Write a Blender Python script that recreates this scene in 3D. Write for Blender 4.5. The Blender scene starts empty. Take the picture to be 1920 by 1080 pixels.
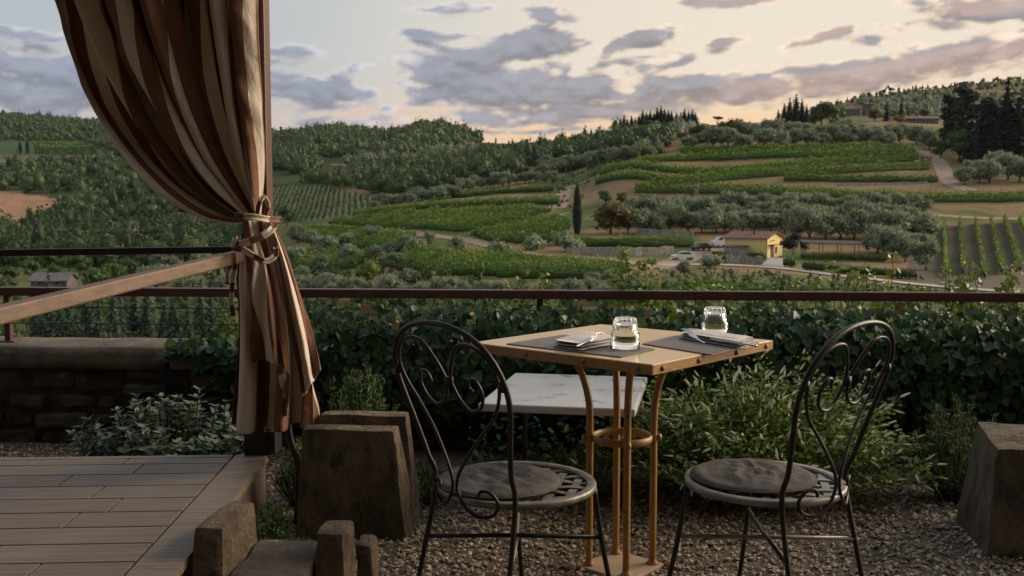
import bpy, math, random
import numpy as np
from mathutils import Vector, Matrix

# ------------------------------------------------------------------ camera
H = 1.17                       # eye height above the gravel
FPX = 1867.0                   # 35 mm lens on a 1920 px wide frame
PITCH = math.atan(145.0 / FPX)
scene = bpy.context.scene
COL = scene.collection
cam_d = bpy.data.cameras.new('camera')
cam_d.sensor_width = 36.0
cam_d.lens = 36.0 * FPX / 1920.0
cam_d.clip_start = 0.05
cam_d.clip_end = 12000
cam_d.dof.use_dof = True
cam_d.dof.focus_distance = 3.1
cam_d.dof.aperture_fstop = 10.0
cam = bpy.data.objects.new('camera', cam_d)
COL.objects.link(cam)
cam.location = (0, 0, H)
cam.rotation_euler = (math.radians(90) - PITCH, 0, 0)
scene.camera = cam

def pdir(px, py):
    """direction of a pixel, scaled so that its forward (y) part is 1: returns X/Y, Z/Y"""
    xr = (px - 960.0) / FPX
    yu = (540.0 - py) / FPX
    fy = math.cos(PITCH) + yu * math.sin(PITCH)
    fz = -math.sin(PITCH) + yu * math.cos(PITCH)
    return xr / fy, fz / fy
def at(px, py, Y):
    t, e = pdir(px, py)
    return (t * Y, Y, H + e * Y)
def on(px, py, z):
    t, e = pdir(px, py)
    Y = (z - H) / e
    return (t * Y, Y, z)

# ------------------------------------------------------------------ sun and sky
SUN_AZ, SUN_EL = math.radians(74), math.radians(21)
sun_d = bpy.data.lights.new('sun', 'SUN')
sun_d.energy = 5.0
sun_d.angle = math.radians(40)
sun_d.color = (1.0, 0.80, 0.58)
sun = bpy.data.objects.new('sun', sun_d)
COL.objects.link(sun)
sdir = Vector((math.sin(SUN_AZ) * math.cos(SUN_EL), math.cos(SUN_AZ) * math.cos(SUN_EL), math.sin(SUN_EL)))
sun.rotation_euler = sdir.to_track_quat('Z', 'Y').to_euler()

scene.view_settings.view_transform = 'Standard'
scene.view_settings.look = 'None'
scene.view_settings.exposure = 0.68
scene.view_settings.gamma = 1.0

class NT:
    """small helper to write node trees"""
    def __init__(s, tree):
        s.t = tree; s.n = tree.nodes; s.l = tree.links
    def node(s, kind, **kw):
        n = s.n.new(kind)
        for k, v in kw.items():
            setattr(n, k, v)
        return n
    def put(s, sock, v):
        if isinstance(v, bpy.types.NodeSocket):
            s.l.new(v, sock)
        elif v is not None:
            if hasattr(sock.default_value, '__len__') and not hasattr(v, '__len__'):
                v = (v, v, v, 1)[:len(sock.default_value)]
            if hasattr(sock.default_value, '__len__') and len(v) == 3 and len(sock.default_value) == 4:
                v = tuple(v) + (1,)
            sock.default_value = v
    def m(s, op, a, b=None, c=None, clamp=False):
        n = s.node('ShaderNodeMath', operation=op, use_clamp=clamp)
        s.put(n.inputs[0], a)
        if b is not None: s.put(n.inputs[1], b)
        if c is not None: s.put(n.inputs[2], c)
        return n.outputs[0]
    def vm(s, op, a, b=None, out=0):
        n = s.node('ShaderNodeVectorMath', operation=op)
        s.put(n.inputs[0], a)
        if b is not None: s.put(n.inputs[1], b)
        return n.outputs[out]
    def mix(s, f, a, b, blend='MIX'):
        n = s.node('ShaderNodeMix', data_type='RGBA', blend_type=blend)
        s.put(n.inputs[0], f); s.put(n.inputs[6], a); s.put(n.inputs[7], b)
        return n.outputs[2]
    def ss(s, v, a, b, o0=0.0, o1=1.0):
        n = s.node('ShaderNodeMapRange', interpolation_type='SMOOTHSTEP')
        s.put(n.inputs[0], v)
        n.inputs[1].default_value = a; n.inputs[2].default_value = b
        n.inputs[3].default_value = o0; n.inputs[4].default_value = o1
        return n.outputs[0]
    def noise(s, vec, scale, detail=4, rough=0.55, dist=0.0, out=0):
        n = s.node('ShaderNodeTexNoise')
        if vec is not None: s.put(n.inputs['Vector'], vec)
        n.inputs['Scale'].default_value = scale
        n.inputs['Detail'].default_value = detail
        n.inputs['Roughness'].default_value = rough
        n.inputs['Distortion'].default_value = dist
        return n.outputs[out]

world = bpy.data.worlds.new('World')
scene.world = world
world.use_nodes = True
world.cycles.sampling_method = 'MANUAL'
world.cycles.sample_map_resolution = 512
W = NT(world.node_tree)
W.n.clear()
gen = W.node('ShaderNodeTexCoord').outputs['Generated']
sep = W.node('ShaderNodeSeparateXYZ'); W.l.new(gen, sep.inputs[0])
az = W.m('ARCTAN2', sep.outputs[0], sep.outputs[1])
el = W.m('ARCSINE', sep.outputs[2])
comb = W.node('ShaderNodeCombineXYZ'); W.l.new(az, comb.inputs[0]); W.l.new(el, comb.inputs[1])
AE = comb.outputs[0]
sky = W.node('ShaderNodeTexSky', sky_type='NISHITA')
sky.sun_disc = False
sky.sun_elevation = math.radians(4)
sky.sun_rotation = SUN_AZ
sky.altitude = 300
sky.air_density = 1.0
sky.dust_density = 2.0
sky.ozone_density = 1.0
nishita = W.vm('SCALE', sky.outputs[0]); nishita.node.inputs[3].default_value = 0.10
# evening gradient: cool and pale away from the glow, cream then peach towards it
cosg = W.vm('DOT_PRODUCT', gen, tuple(Vector((math.sin(math.radians(24)), math.cos(math.radians(24)), 0.06)).normalized()), out=1)
glow = W.ss(cosg, 0.74, 0.985)
low = W.ss(el, 0.26, 0.0)
cool = W.mix(W.ss(el, 0.05, 0.9), (0.52, 0.58, 0.62, 1), (0.50, 0.60, 0.70, 1))
cream = W.mix(W.ss(el, 0.15, 0.045), (0.98, 0.88, 0.73, 1), (1.12, 0.66, 0.30, 1))
pink = W.mix(W.ss(el, 0.16, 0.02), cool, (0.90, 0.62, 0.50, 1))
base = W.mix(W.m('MULTIPLY', low, W.ss(cosg, 0.35, 0.95)), cool, pink)
clear = W.mix(glow, base, cream)
clear = W.mix(0.10, clear, nishita)
ground = W.mix(W.ss(el, -0.02, -0.06), clear, (0.05, 0.055, 0.03, 1))
bg = W.node('ShaderNodeBackground')
W.l.new(ground, bg.inputs[0]); bg.inputs[1].default_value = 0.60
out = W.node('ShaderNodeOutputWorld'); W.l.new(bg.outputs[0], out.inputs[0])

# ------------------------------------------------------------------ helpers
rng = np.random.default_rng(7)
random.seed(7)

def tag(o, label=None, cat=None, group=None, kind=None):
    if label: o['label'] = label
    if cat: o['category'] = cat
    if group: o['group'] = group
    if kind: o['kind'] = kind
    return o
def link(name, data, parent=None):
    o = bpy.data.objects.new(name, data)
    COL.objects.link(o)
    if parent is not None: o.parent = parent
    return o
def empty(name, loc=(0, 0, 0), rz=0.0):
    o = link(name, None)
    o.location = loc; o.rotation_euler = (0, 0, rz); o.empty_display_size = 0.1
    return o
def mesh(name, V, F, mat=None, smooth=False, rnd=None, uv=None):
    """V (n,3); F is an (m,3)/(m,4) array or a list of index lists"""
    me = bpy.data.meshes.new(name)
    if isinstance(F, np.ndarray):
        V = np.ascontiguousarray(V, dtype=np.float32)
        n, kk = F.shape
        me.vertices.add(len(V)); me.vertices.foreach_set('co', V.ravel())
        me.loops.add(n * kk); me.loops.foreach_set('vertex_index', F.ravel().astype(np.int32))
        me.polygons.add(n); me.polygons.foreach_set('loop_start', np.arange(0, n * kk, kk, dtype=np.int32))
        me.update(calc_edges=True)
        me.validate()
    else:
        me.from_pydata([tuple(v) for v in V], [], F)
        me.update()
    if smooth:
        me.polygons.foreach_set('use_smooth', np.ones(len(me.polygons), dtype=bool))
    if rnd is not None:
        a = me.attributes.new('rnd', 'FLOAT', 'POINT')
        a.data.foreach_set('value', np.asarray(rnd, dtype=np.float32))
    if uv is not None:
        a = me.attributes.new('u', 'FLOAT', 'POINT')
        a.data.foreach_set('value', np.asarray(uv, dtype=np.float32))
    if mat is not None: me.materials.append(mat)
    return me
def join(parts):
    """parts: list of (V, F) with F lists or arrays -> V, list of faces"""
    Vs, Fs, o = [], [], 0
    for V, F in parts:
        Vs.append(np.asarray(V, float))
        Fs += [[int(i) + o for i in f] for f in F]
        o += len(V)
    return np.concatenate(Vs), Fs
def box(x0, x1, y0, y1, z0, z1):
    V = np.array([(x, y, z) for z in (z0, z1) for y in (y0, y1) for x in (x0, x1)], float)
    F = [[0, 2, 3, 1], [4, 5, 7, 6], [0, 1, 5, 4], [2, 6, 7, 3], [0, 4, 6, 2], [1, 3, 7, 5]]
    return V, F
def bevel(o, w, seg=2):
    b = o.modifiers.new('bevel', 'BEVEL'); b.width = w; b.segments = seg; b.limit_method = 'ANGLE'
    return o
def catmull(P, n=8, closed=False):
    P = [np.asarray(p, float) for p in P]
    m = len(P); out = []
    rngi = range(m if closed else m - 1)
    for i in rngi:
        if closed: p0, p1, p2, p3 = P[(i - 1) % m], P[i], P[(i + 1) % m], P[(i + 2) % m]
        else: p0, p1, p2, p3 = P[max(i - 1, 0)], P[i], P[i + 1], P[min(i + 2, m - 1)]
        for j in range(n):
            t = j / n
            out.append(0.5 * ((2 * p1) + (-p0 + p2) * t + (2 * p0 - 5 * p1 + 4 * p2 - p3) * t * t + (-p0 + 3 * p1 - 3 * p2 + p3) * t ** 3))
    if not closed: out.append(P[-1])
    return np.array(out)
def tube(P, r, seg=8, closed=False, sx=1.0, sy=1.0):
    P = np.asarray(P, float); n = len(P)
    rr = np.broadcast_to(np.asarray(r, float), (n,))
    T = np.gradient(P, axis=0) if not closed else np.roll(P, -1, 0) - np.roll(P, 1, 0)
    T /= np.linalg.norm(T, axis=1)[:, None] + 1e-12
    up = np.array([0, 0, 1.0]) if abs(T[0][2]) < 0.9 else np.array([1.0, 0, 0])
    N = np.cross(T[0], up); N /= np.linalg.norm(N)
    V = []
    for i in range(n):
        N = N - T[i] * np.dot(N, T[i]); N /= np.linalg.norm(N) + 1e-12
        B = np.cross(T[i], N)
        for j in range(seg):
            a = 2 * math.pi * j / seg
            V.append(P[i] + rr[i] * (sx * math.cos(a) * N + sy * math.sin(a) * B))
    F = []
    m = n if closed else n - 1
    for i in range(m):
        i2 = (i + 1) % n
        for j in range(seg):
            j2 = (j + 1) % seg
            F.append([i * seg + j, i * seg + j2, i2 * seg + j2, i2 * seg + j])
    if not closed:
        F.append(list(range(seg))[::-1]); F.append([(n - 1) * seg + j for j in range(seg)])
    return np.array(V), F
def lathe(prof, seg=32, cap=False):
    V, F = [], []
    for (r, z) in prof:
        for j in range(seg):
            a = 2 * math.pi * j / seg
            V.append((r * math.cos(a), r * math.sin(a), z))
    for i in range(len(prof) - 1):
        for j in range(seg):
            j2 = (j + 1) % seg
            F.append([i * seg + j, i * seg + j2, (i + 1) * seg + j2, (i + 1) * seg + j])
    if cap:
        F.append([j for j in range(seg)][::-1]); F.append([(len(prof) - 1) * seg + j for j in range(seg)])
    return np.array(V), F
def inst(tmpl, pos, R, s, rnd=None):
    """many copies of a small template merged into one V, T, rnd (T triangles)"""
    TV, TT = tmpl
    TV = np.asarray(TV, float); TT = np.asarray(TT, int)
    n, kk = len(pos), len(TV)
    s = np.asarray(s, float)
    if s.ndim == 1: s = s[:, None]
    s = np.broadcast_to(s, (n, 3))
    V = np.einsum('nij,nkj->nki', R, TV[None] * s[:, None, :]) + np.asarray(pos)[:, None, :]
    T = (TT[None] + (np.arange(n) * kk)[:, None, None]).reshape(-1, TT.shape[1])
    if rnd is None: rnd = rng.random(n)
    return V.reshape(-1, 3), T, np.repeat(rnd, kk)
def cat(parts):
    Vs, Ts, Rs, o = [], [], [], 0
    for V, T, r in parts:
        Vs.append(V); Ts.append(T + o); Rs.append(r); o += len(V)
    return np.concatenate(Vs), np.concatenate(Ts), np.concatenate(Rs)
def frames(nrm, tip):
    """rotation matrices whose z is nrm and whose y leans to tip"""
    z = nrm / (np.linalg.norm(nrm, axis=1)[:, None] + 1e-9)
    y = tip - z * np.sum(tip * z, axis=1)[:, None]
    ln = np.linalg.norm(y, axis=1)[:, None]
    alt = np.cross(z, np.array([0.3, 0.8, 0.52]))
    y = np.where(ln > 1e-4, y / (ln + 1e-9), alt / (np.linalg.norm(alt, axis=1)[:, None] + 1e-9))
    x = np.cross(y, z)
    return np.stack([x, y, z], axis=2)
def rvec(n):
    v = rng.normal(size=(n, 3)); return v / np.linalg.norm(v, axis=1)[:, None]
DIAMOND = ([(0, -.5, 0), (.36, .05, .07), (0, .5, -.04), (-.36, .05, .07)], [(0, 1, 2), (0, 2, 3)])

_ph = rng.random((64, 64))
def vnoise(x, y):
    xi = np.floor(x).astype(int); yi = np.floor(y).astype(int)
    fx = x - xi; fy = y - yi
    fx = fx * fx * (3 - 2 * fx); fy = fy * fy * (3 - 2 * fy)
    g = lambda a, b: _ph[a % 64, b % 64]
    return (g(xi, yi) * (1 - fx) + g(xi + 1, yi) * fx) * (1 - fy) + (g(xi, yi + 1) * (1 - fx) + g(xi + 1, yi + 1) * fx) * fy
def fbm2(x, y, o=4):
    s, a, t = 0, 1.0, 0
    for i in range(o):
        s = s + a * vnoise(x * 2 ** i + 17 * i, y * 2 ** i + 5 * i); t += a; a *= 0.5
    return s / t

# ------------------------------------------------------------------ materials
def new_mat(name):
    m = bpy.data.materials.new(name); m.use_nodes = True
    t = NT(m.node_tree)
    return m, t, m.node_tree.nodes['Principled BSDF']
def pm(name, c1, c2=None, rough=0.7, scale=8.0, stretch=(1, 1, 1), detail=5, metal=0.0, bump=0.0, bscale=None, objvar=0.0,
       spots=None, spec=None, lo=0.35, hi=0.65):
    m, t, b = new_mat(name)
    co = t.node('ShaderNodeTexCoord').outputs['Object']
    oi = t.node('ShaderNodeObjectInfo')
    vec = t.vm('MULTIPLY', co, stretch)
    if objvar:
        vec = t.vm('ADD', vec, t.vm('SCALE', (31.7, 17.3, 9.1)))
        vec.node.inputs[1].links[0].from_node.inputs[3].default_value = 1
        t.l.new(oi.outputs['Random'], vec.node.inputs[1].links[0].from_node.inputs[3])
    n1 = t.noise(vec, scale, detail, 0.6)
    col = t.mix(t.ss(n1, lo, hi), c1, c2 if c2 else tuple(v * 0.75 for v in c1))
    if spots:                                    # (colour, scale, threshold)
        n2 = t.noise(vec, spots[1], 4, 0.6)
        col = t.mix(t.ss(n2, spots[2], spots[2] + 0.12), col, spots[0])
    if objvar:
        f = t.m('ADD', t.m('MULTIPLY', oi.outputs['Random'], 2 * objvar), 1 - objvar)
        col = t.mix(1.0, col, f, 'MULTIPLY')
    t.put(b.inputs['Base Color'], col)
    t.put(b.inputs['Roughness'], t.m('ADD', t.m('MULTIPLY', n1, 0.16), rough - 0.08))
    b.inputs['Metallic'].default_value = metal
    if spec is not None: b.inputs['Specular IOR Level'].default_value = spec
    if bump:
        bn = t.node('ShaderNodeBump'); bn.inputs['Strength'].default_value = 1.0; bn.inputs['Distance'].default_value = bump
        t.l.new(t.noise(vec, bscale or scale * 3, 6, 0.65), bn.inputs['Height'])
        t.l.new(bn.outputs[0], b.inputs['Normal'])
    return m
def leafmat(name, c1, c2, c3=None, rough=0.55, transl=0.25, objvar=0.18, spec=0.35, f3=0.9):
    """leaf colour varied leaf by leaf (rnd attribute) and plant by plant"""
    m, t, b = new_mat(name)
    at_ = t.node('ShaderNodeAttribute', attribute_name='rnd')
    oi = t.node('ShaderNodeObjectInfo')
    r = at_.outputs['Fac']
    col = t.mix(r, c1, c2)
    if c3: col = t.mix(t.ss(r, f3, f3 + 0.03), col, c3)
    f = t.m('ADD', t.m('MULTIPLY', oi.outputs['Random'], 2 * objvar), 1 - objvar)
    col = t.mix(1.0, col, f, 'MULTIPLY')
    t.put(b.inputs['Base Color'], col)
    b.inputs['Roughness'].default_value = rough
    b.inputs['Specular IOR Level'].default_value = spec
    tr = t.node('ShaderNodeBsdfTranslucent'); t.put(tr.inputs[0], col)
    mx = t.node('ShaderNodeMixShader'); mx.inputs[0].default_value = transl
    t.l.new(b.outputs[0], mx.inputs[1]); t.l.new(tr.outputs[0], mx.inputs[2])
    t.l.new(mx.outputs[0], t.n['Material Output'].inputs[0])
    return m
# ------------------------------------------------------------------ clouds (a real dome of cloud far behind the hills)
def azel(px, py):
    t, e = pdir(px, py)
    return math.atan(t), math.atan(e / math.sqrt(1 + t * t))
blobs = [  # px, py, rx, ry, weight, tilt(deg, + rises to the right)
 (1000,165,215,52,1.0,0),(1130,205,300,26,.85,2),(860,140,115,36,.8,-8),(1330,172,240,36,.9,5),(1530,150,230,32,.9,7),
 (1790,105,230,34,.95,6),(1700,82,160,12,.5,-5),(930,95,100,30,.95,8),(1020,78,68,26,.9,-4),(1190,76,60,26,.8,12),
 (865,18,75,15,.62,6),(1020,28,60,18,.62,-4),(1335,0,95,9,.95,0),(1850,14,110,22,.85,-6),(1345,82,40,18,.5,12),
 (1522,72,46,13,.62,14),(825,74,55,15,.6,0),(1690,50,95,11,.45,0),(560,168,140,38,.95,-4),(640,188,95,18,.6,-6),(535,100,55,30,.65,0),
 (60,150,170,62,1.0,0),(130,60,80,14,.4,0),(40,70,60,18,.5,0),(700,172,90,12,.35,-6),(1010,243,150,8,.55,0),(610,228,140,16,.55,0),(640,122,80,12,.4,0),
 (300,140,160,60,.8,0),(-300,120,260,70,.9,0),(2250,60,300,50,.9,4),(1240,118,70,22,.6,0),(1480,232,110,7,.4,2),
 (700,-120,260,40,.5,4),(1500,-150,320,45,.6,-4)]
def sstep(v, a, b):
    t = np.clip((v - a) / (b - a), 0, 1); return t * t * (3 - 2 * t)
def build_sky():
    az = np.unique(np.concatenate([np.linspace(-math.pi, -0.62, 36), np.linspace(-0.62, 0.62, 500), np.linspace(0.62, math.pi, 36)]))
    el = np.unique(np.concatenate([np.linspace(-0.03, 0.235, 140), np.linspace(0.235, 0.6, 30), np.linspace(0.6, 1.56, 20)]))
    A, E = np.meshgrid(az, el, indexing='ij')
    def f(x, y, o): return fbm2(x, y, o)
    wx = (f(A * 9 + 3, E * 16 + 8, 3) - .5); wy = (f(A * 9 + 40, E * 16 + 21, 3) - .5)
    Aw = A + wx * 0.060; Ew = E + wy * 0.013
    dens = np.zeros_like(A)
    for (bx_, by_, rx, ry, w, tilt) in blobs:
        a0, e0 = azel(bx_, by_)
        c, s_ = math.cos(math.radians(tilt)), math.sin(math.radians(tilt))
        dx, dy = Aw - a0, Ew - e0
        u = (dx * c + dy * s_) / (rx * 1.7 / FPX); v = (-dx * s_ + dy * c) / (ry * 1.45 / FPX)
        dens = np.maximum(dens, min(1.0, w * 1.2) * sstep(1 - np.sqrt(u * u + v * v), 0, 0.85))
    inframe = sstep(np.abs(A), 0.62, 0.5) * sstep(E, 0.30, 0.23)
    big = sstep(f(A * 4 + 11, E * 7 + 2, 4), 0.46, 0.66) * (1 - inframe) * sstep(E, 0.01, 0.06)
    dens = np.maximum(dens, 0.85 * big)
    n = f(Aw * 40 + 5, Ew * 104 + 9, 6)
    bil = 1 - np.abs(2 * f(Aw * 44 + 50, Ew * 110 + 3, 5) - 1)
    dn = dens + ((n - .5) * 1.5 + (bil - .72) * 0.6) * (0.45 + 0.55 * sstep(dens, 0.0, 0.35))
    alpha = 0.93 * sstep(dn, 0.18, 0.62)
    thin = 0.18 * sstep(f(Aw * 8 + 2, Ew * 60 + 4, 5), 0.46, 0.72) * sstep(E, 0, 0.02)
    thick = sstep(dn, 0.34, 0.82)
    sd = np.array([math.sin(math.radians(24)), math.cos(math.radians(24)), 0.06]); sd /= np.linalg.norm(sd)
    cosg = np.sin(A) * np.cos(E) * sd[0] + np.cos(A) * np.cos(E) * sd[1] + np.sin(E) * sd[2]
    g = sstep(cosg, 0.84, 0.995)[..., None]
    edge = (1 - g) * np.array([0.66, 0.62, 0.64]) + g * np.array([0.98, 0.76, 0.56])
    body = (1 - g) * np.array([0.28, 0.31, 0.39]) + g * np.array([0.30, 0.29, 0.315])
    lowl = sstep(E, 0.115, 0.05)[..., None]
    und = (1 - g) * np.array([0.40, 0.39, 0.44]) + g * np.array([0.46, 0.37, 0.36])
    body = body * (1 - 0.65 * lowl) + und * 0.65 * lowl
    # undersides on the right still catch the low sun
    below = (sstep(dens - np.roll(dens, 11, axis=1), 0.10, 0.5) * sstep(A, 0.05, 0.3))[..., None] * g * 0.28
    body = body * (1 - below) + np.array([0.80, 0.44, 0.28]) * below
    col = edge * (1 - thick[..., None]) + body * thick[..., None]
    tex = 0.80 + 0.40 * f(Aw * 50 + 7, Ew * 110 + 1, 4)
    shade = 1 + 0.6 * np.clip(dn - np.roll(dn, -5, axis=1), -0.35, 0.35)
    col = col * (tex * shade)[..., None]
    al = np.maximum(alpha, thin)
    col = np.where((alpha > thin)[..., None], col, edge)
    R = 9000.0
    V = np.stack([R * np.sin(A) * np.cos(E), R * np.cos(A) * np.cos(E), R * np.sin(E)], -1).reshape(-1, 3)
    na, ne = A.shape
    i = np.arange(na - 1)[:, None] * ne + np.arange(ne - 1)[None]
    F = np.stack([i, i + 1, i + ne + 1, i + ne], -1).reshape(-1, 4)
    m, t, b = new_mat('cloud'); t.n.remove(b)
    atn = t.node('ShaderNodeAttribute', attribute_name='cloud')
    em = t.node('ShaderNodeEmission'); t.l.new(atn.outputs['Color'], em.inputs[0]); em.inputs[1].default_value = 0.60
    tr = t.node('ShaderNodeBsdfTransparent')
    mx = t.node('ShaderNodeMixShader'); t.l.new(atn.outputs['Alpha'], mx.inputs[0])
    t.l.new(tr.outputs[0], mx.inputs[1]); t.l.new(em.outputs[0], mx.inputs[2])
    t.l.new(mx.outputs[0], t.n['Material Output'].inputs[0])
    m.cycles.emission_sampling = 'NONE'
    me = mesh('sky', V, F, m, smooth=True)
    a = me.attributes.new('cloud', 'FLOAT_COLOR', 'POINT')
    a.data.foreach_set('color', np.concatenate([col, al[..., None]], -1).astype(np.float32).ravel())
    o = link('sky', me)
    tag(o, 'lilac grey evening clouds in a cream and peach sky', 'sky', kind='structure')
build_sky()
# ------------------------------------------------------------------ terrain: valley and hills beyond the terrace wall
def pchip(x, y, xq):
    """monotone cubic along axis 0; y (n, m)"""
    x = np.asarray(x, float); y = np.asarray(y, float)
    if y.ndim == 1: y = y[:, None]
    h = np.diff(x)[:, None]; d = np.diff(y, axis=0) / h
    s = np.zeros_like(y)
    w1 = 2 * h[1:] + h[:-1]; w2 = h[1:] + 2 * h[:-1]
    ok = d[:-1] * d[1:] > 0
    with np.errstate(divide='ignore', invalid='ignore'):
        s[1:-1] = np.where(ok, (w1 + w2) / (w1 / np.where(d[:-1] == 0, 1, d[:-1]) + w2 / np.where(d[1:] == 0, 1, d[1:])), 0)
    s[0] = d[0]; s[-1] = d[-1]
    i = np.clip(np.searchsorted(x, xq) - 1, 0, len(x) - 2)
    hh = h[i]; t = ((xq - x[i])[:, None]) / hh
    return ((1 + 2 * t) * (1 - t) ** 2 * y[i] + t * (1 - t) ** 2 * hh * s[i] + t * t * (3 - 2 * t) * y[i + 1] + t * t * (t - 1) * hh * s[i + 1])
nearR = [(5.6, 1100), (12, 1048), (30, 843), (60, 666)]
nearL = [(5.6, 1100), (12, 1060), (30, 905), (60, 775)]
prof = {  # photo column -> (distance, row at which the ground at that distance shows)
 -500: nearL + [(120,640),(230,538),(330,490),(430,452),(520,420),(680,358),(800,330),(1000,297),(1150,268),(1350,256),(1800,214),(2400,206),(3400,240)],
 0: nearL + [(120,640),(230,538),(330,490),(430,455),(520,422),(680,362),(800,335),(1000,302),(1150,271),(1350,261),(1800,224),(2100,219),(3400,250)],
 170: nearL + [(120,640),(230,540),(330,492),(430,455),(520,422),(680,370),(800,340),(1000,305),(1150,276),(1350,266),(1800,236),(2100,232),(3400,255)],
 360: nearL + [(120,638),(200,545),(290,495),(380,458),(450,430),(560,390),(700,345),(900,305),(1150,275),(1500,245),(1700,240),(3400,260)],
 520: nearL[:2] + [(30,885),(60,735),(120,610),(170,545),(230,500),(300,465),(380,432),(445,412),(560,352),(620,340),(750,318),(900,308),(1200,272),(1400,258),(2000,270),(3400,285)],
 640: nearL[:2] + [(30,870),(60,705),(115,600),(160,540),(215,495),(270,458),(330,428),(400,400),(500,358),(580,342),(700,318),(850,300),(1050,268),(1250,249),(1800,272),(3400,290)],
 720: nearR[:3] + [(60,690),(110,590),(150,535),(200,490),(250,450),(290,425),(330,405),(380,387),(440,366),(520,340),(620,315),(750,298),(900,288),(1100,268),(1250,260),(1800,278),(3400,295)],
 810: nearR + [(100,575),(130,535),(180,480),(220,450),(260,420),(300,398),(340,383),(390,364),(460,342),(560,320),(700,298),(850,280),(1000,257),(1120,243),(1700,275),(3400,295)],
 865: nearR + [(100,572),(130,532),(175,482),(210,455),(250,422),(290,398),(330,381),(375,364),(445,342),(540,319),(675,296),(830,280),(1000,264),(1100,258),(1500,280),(3400,300)],
 900: nearR + [(100,570),(130,530),(170,485),(200,460),(240,425),(280,398),(320,380),(360,364),(430,342),(520,318),(650,296),(800,281),(1000,270),(1400,285),(3400,305)],
 1060: nearR + [(100,568),(130,528),(165,492),(185,470),(210,440),(240,415),(270,392),(300,375),(340,355),(390,332),(460,308),(560,288),(700,273),(850,266),(1200,285),(3400,310)],
 1200: nearR + [(100,565),(135,525),(165,492),(185,470),(205,448),(230,420),(260,385),(290,350),(320,320),(350,298),(390,278),(450,262),(550,252),(680,243),(1000,268),(3400,310)],
 1320: nearR + [(100,563),(132,526),(162,497),(183,478),(205,450),(232,416),(260,384),(285,357),(310,330),(338,306),(368,280),(400,262),(450,248),(520,240),(640,236),(1000,262),(3400,310)],
 1440: nearR + [(100,562),(130,528),(160,502),(182,484),(205,455),(235,412),(260,382),(280,362),(300,340),(325,315),(350,290),(375,272),(410,254),(450,242),(550,234),(800,240),(1200,262),(3400,300)],
 1600: nearR + [(100,562),(130,532),(160,510),(180,494),(205,462),(235,415),(260,385),(280,365),(300,342),(325,318),(350,292),(375,273),(410,251),(450,234),(520,222),(600,214),(800,195),(950,186),(1500,215),(3400,260)],
 1760: nearR + [(100,562),(130,538),(160,515),(180,498),(205,465),(235,420),(262,385),(282,362),(310,338),(350,305),(390,274),(430,252),(500,228),(600,209),(800,176),(950,167),(1500,200),(3400,250)],
 1920: nearR + [(100,562),(130,540),(150,525),(180,495),(205,462),(240,415),(265,382),(285,360),(315,335),(350,305),(400,270),(450,245),(520,220),(650,186),(800,160),(950,148),(1500,180),(3400,240)],
 2450: nearR + [(100,562),(130,540),(150,525),(180,495),(205,462),(240,412),(265,378),(285,352),(315,325),(350,292),(400,255),(450,228),(520,200),(650,165),(800,140),(950,125),(1500,160),(3400,230)],
}
TX = np.unique(np.concatenate([np.linspace(-1.0, -0.60, 20), np.linspace(-0.60, 0.60, 360), np.linspace(0.60, 1.0, 20)]))
TY = np.exp(np.concatenate([np.linspace(math.log(5.6), math.log(90), 46)[:-1], np.linspace(math.log(90), math.log(560), 210)[:-1], np.linspace(math.log(560), math.log(3400), 80)]))
cols_ = sorted(prof)
E = []
for c in cols_:
    d = np.array(prof[c], float)
    e = np.array([pdir(c, py)[1] for py in d[:, 1]])
    z = H + e * d[:, 0]
    E.append(pchip(np.log(d[:, 0]), z / d[:, 0], np.log(TY))[:, 0])
E = np.array(E)
ct = np.array([(c - 960) / FPX for c in cols_])
EZ = pchip(ct, E, np.clip(TX, ct[0], ct[-1]))
GX = TX[:, None] * TY[None]; GY = np.broadcast_to(TY[None], GX.shape)
GZ = EZ * TY[None]
amp = np.clip((GY - 40) / 200, 0, 1) * np.clip(GY / 260, 0, 1.6)
GZ = GZ + amp * 1.2 * (fbm2(GX / 26, GY / 26, 4) - 0.5) + np.clip((GY - 600) / 600, 0, 1) * 9 * (fbm2(GX / 120 + 3, GY / 120, 3) - 0.5)
def ground_z(X, Y):
    X = np.asarray(X, float); Y = np.asarray(Y, float)
    Yc = np.clip(Y, TY[0], TY[-1] * .999)
    t = np.clip(X / Yc, TX[0], TX[-1])
    i = np.clip(np.searchsorted(TX, t) - 1, 0, len(TX) - 2); j = np.clip(np.searchsorted(TY, Yc) - 1, 0, len(TY) - 2)
    a = (t - TX[i]) / (TX[i + 1] - TX[i]); b = (Yc - TY[j]) / (TY[j + 1] - TY[j])
    return (GZ[i, j] * (1 - a) + GZ[i + 1, j] * a) * (1 - b) + (GZ[i, j + 1] * (1 - a) + GZ[i + 1, j + 1] * a) * b
_fy = np.exp(np.linspace(math.log(30), math.log(3000), 1500))
def hit(px, py, ymin=90, ymax=2500):
    """where the sight line of a photo pixel meets the terrain"""
    t, e = pdir(px, py)
    ys = _fy[(_fy >= ymin) & (_fy <= ymax)]
    d = H + e * ys - ground_z(t * ys, ys)
    k = np.nonzero(d <= 0)[0]
    Y = ys[k[0]] if len(k) else ys[np.argmin(d / ys)]
    return (t * Y, Y, float(ground_z(t * Y, Y)))
def inpoly(px, py, poly):
    r = np.zeros(np.shape(px), bool); n = len(poly)
    for i in range(n):
        x1, y1 = poly[i]; x2, y2 = poly[(i + 1) % n]
        c = ((y1 > py) != (y2 > py)) & (px < (x2 - x1) * (py - y1) / ((y2 - y1) if y2 != y1 else 1e-9) + x1)
        r ^= c
    return r
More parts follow.
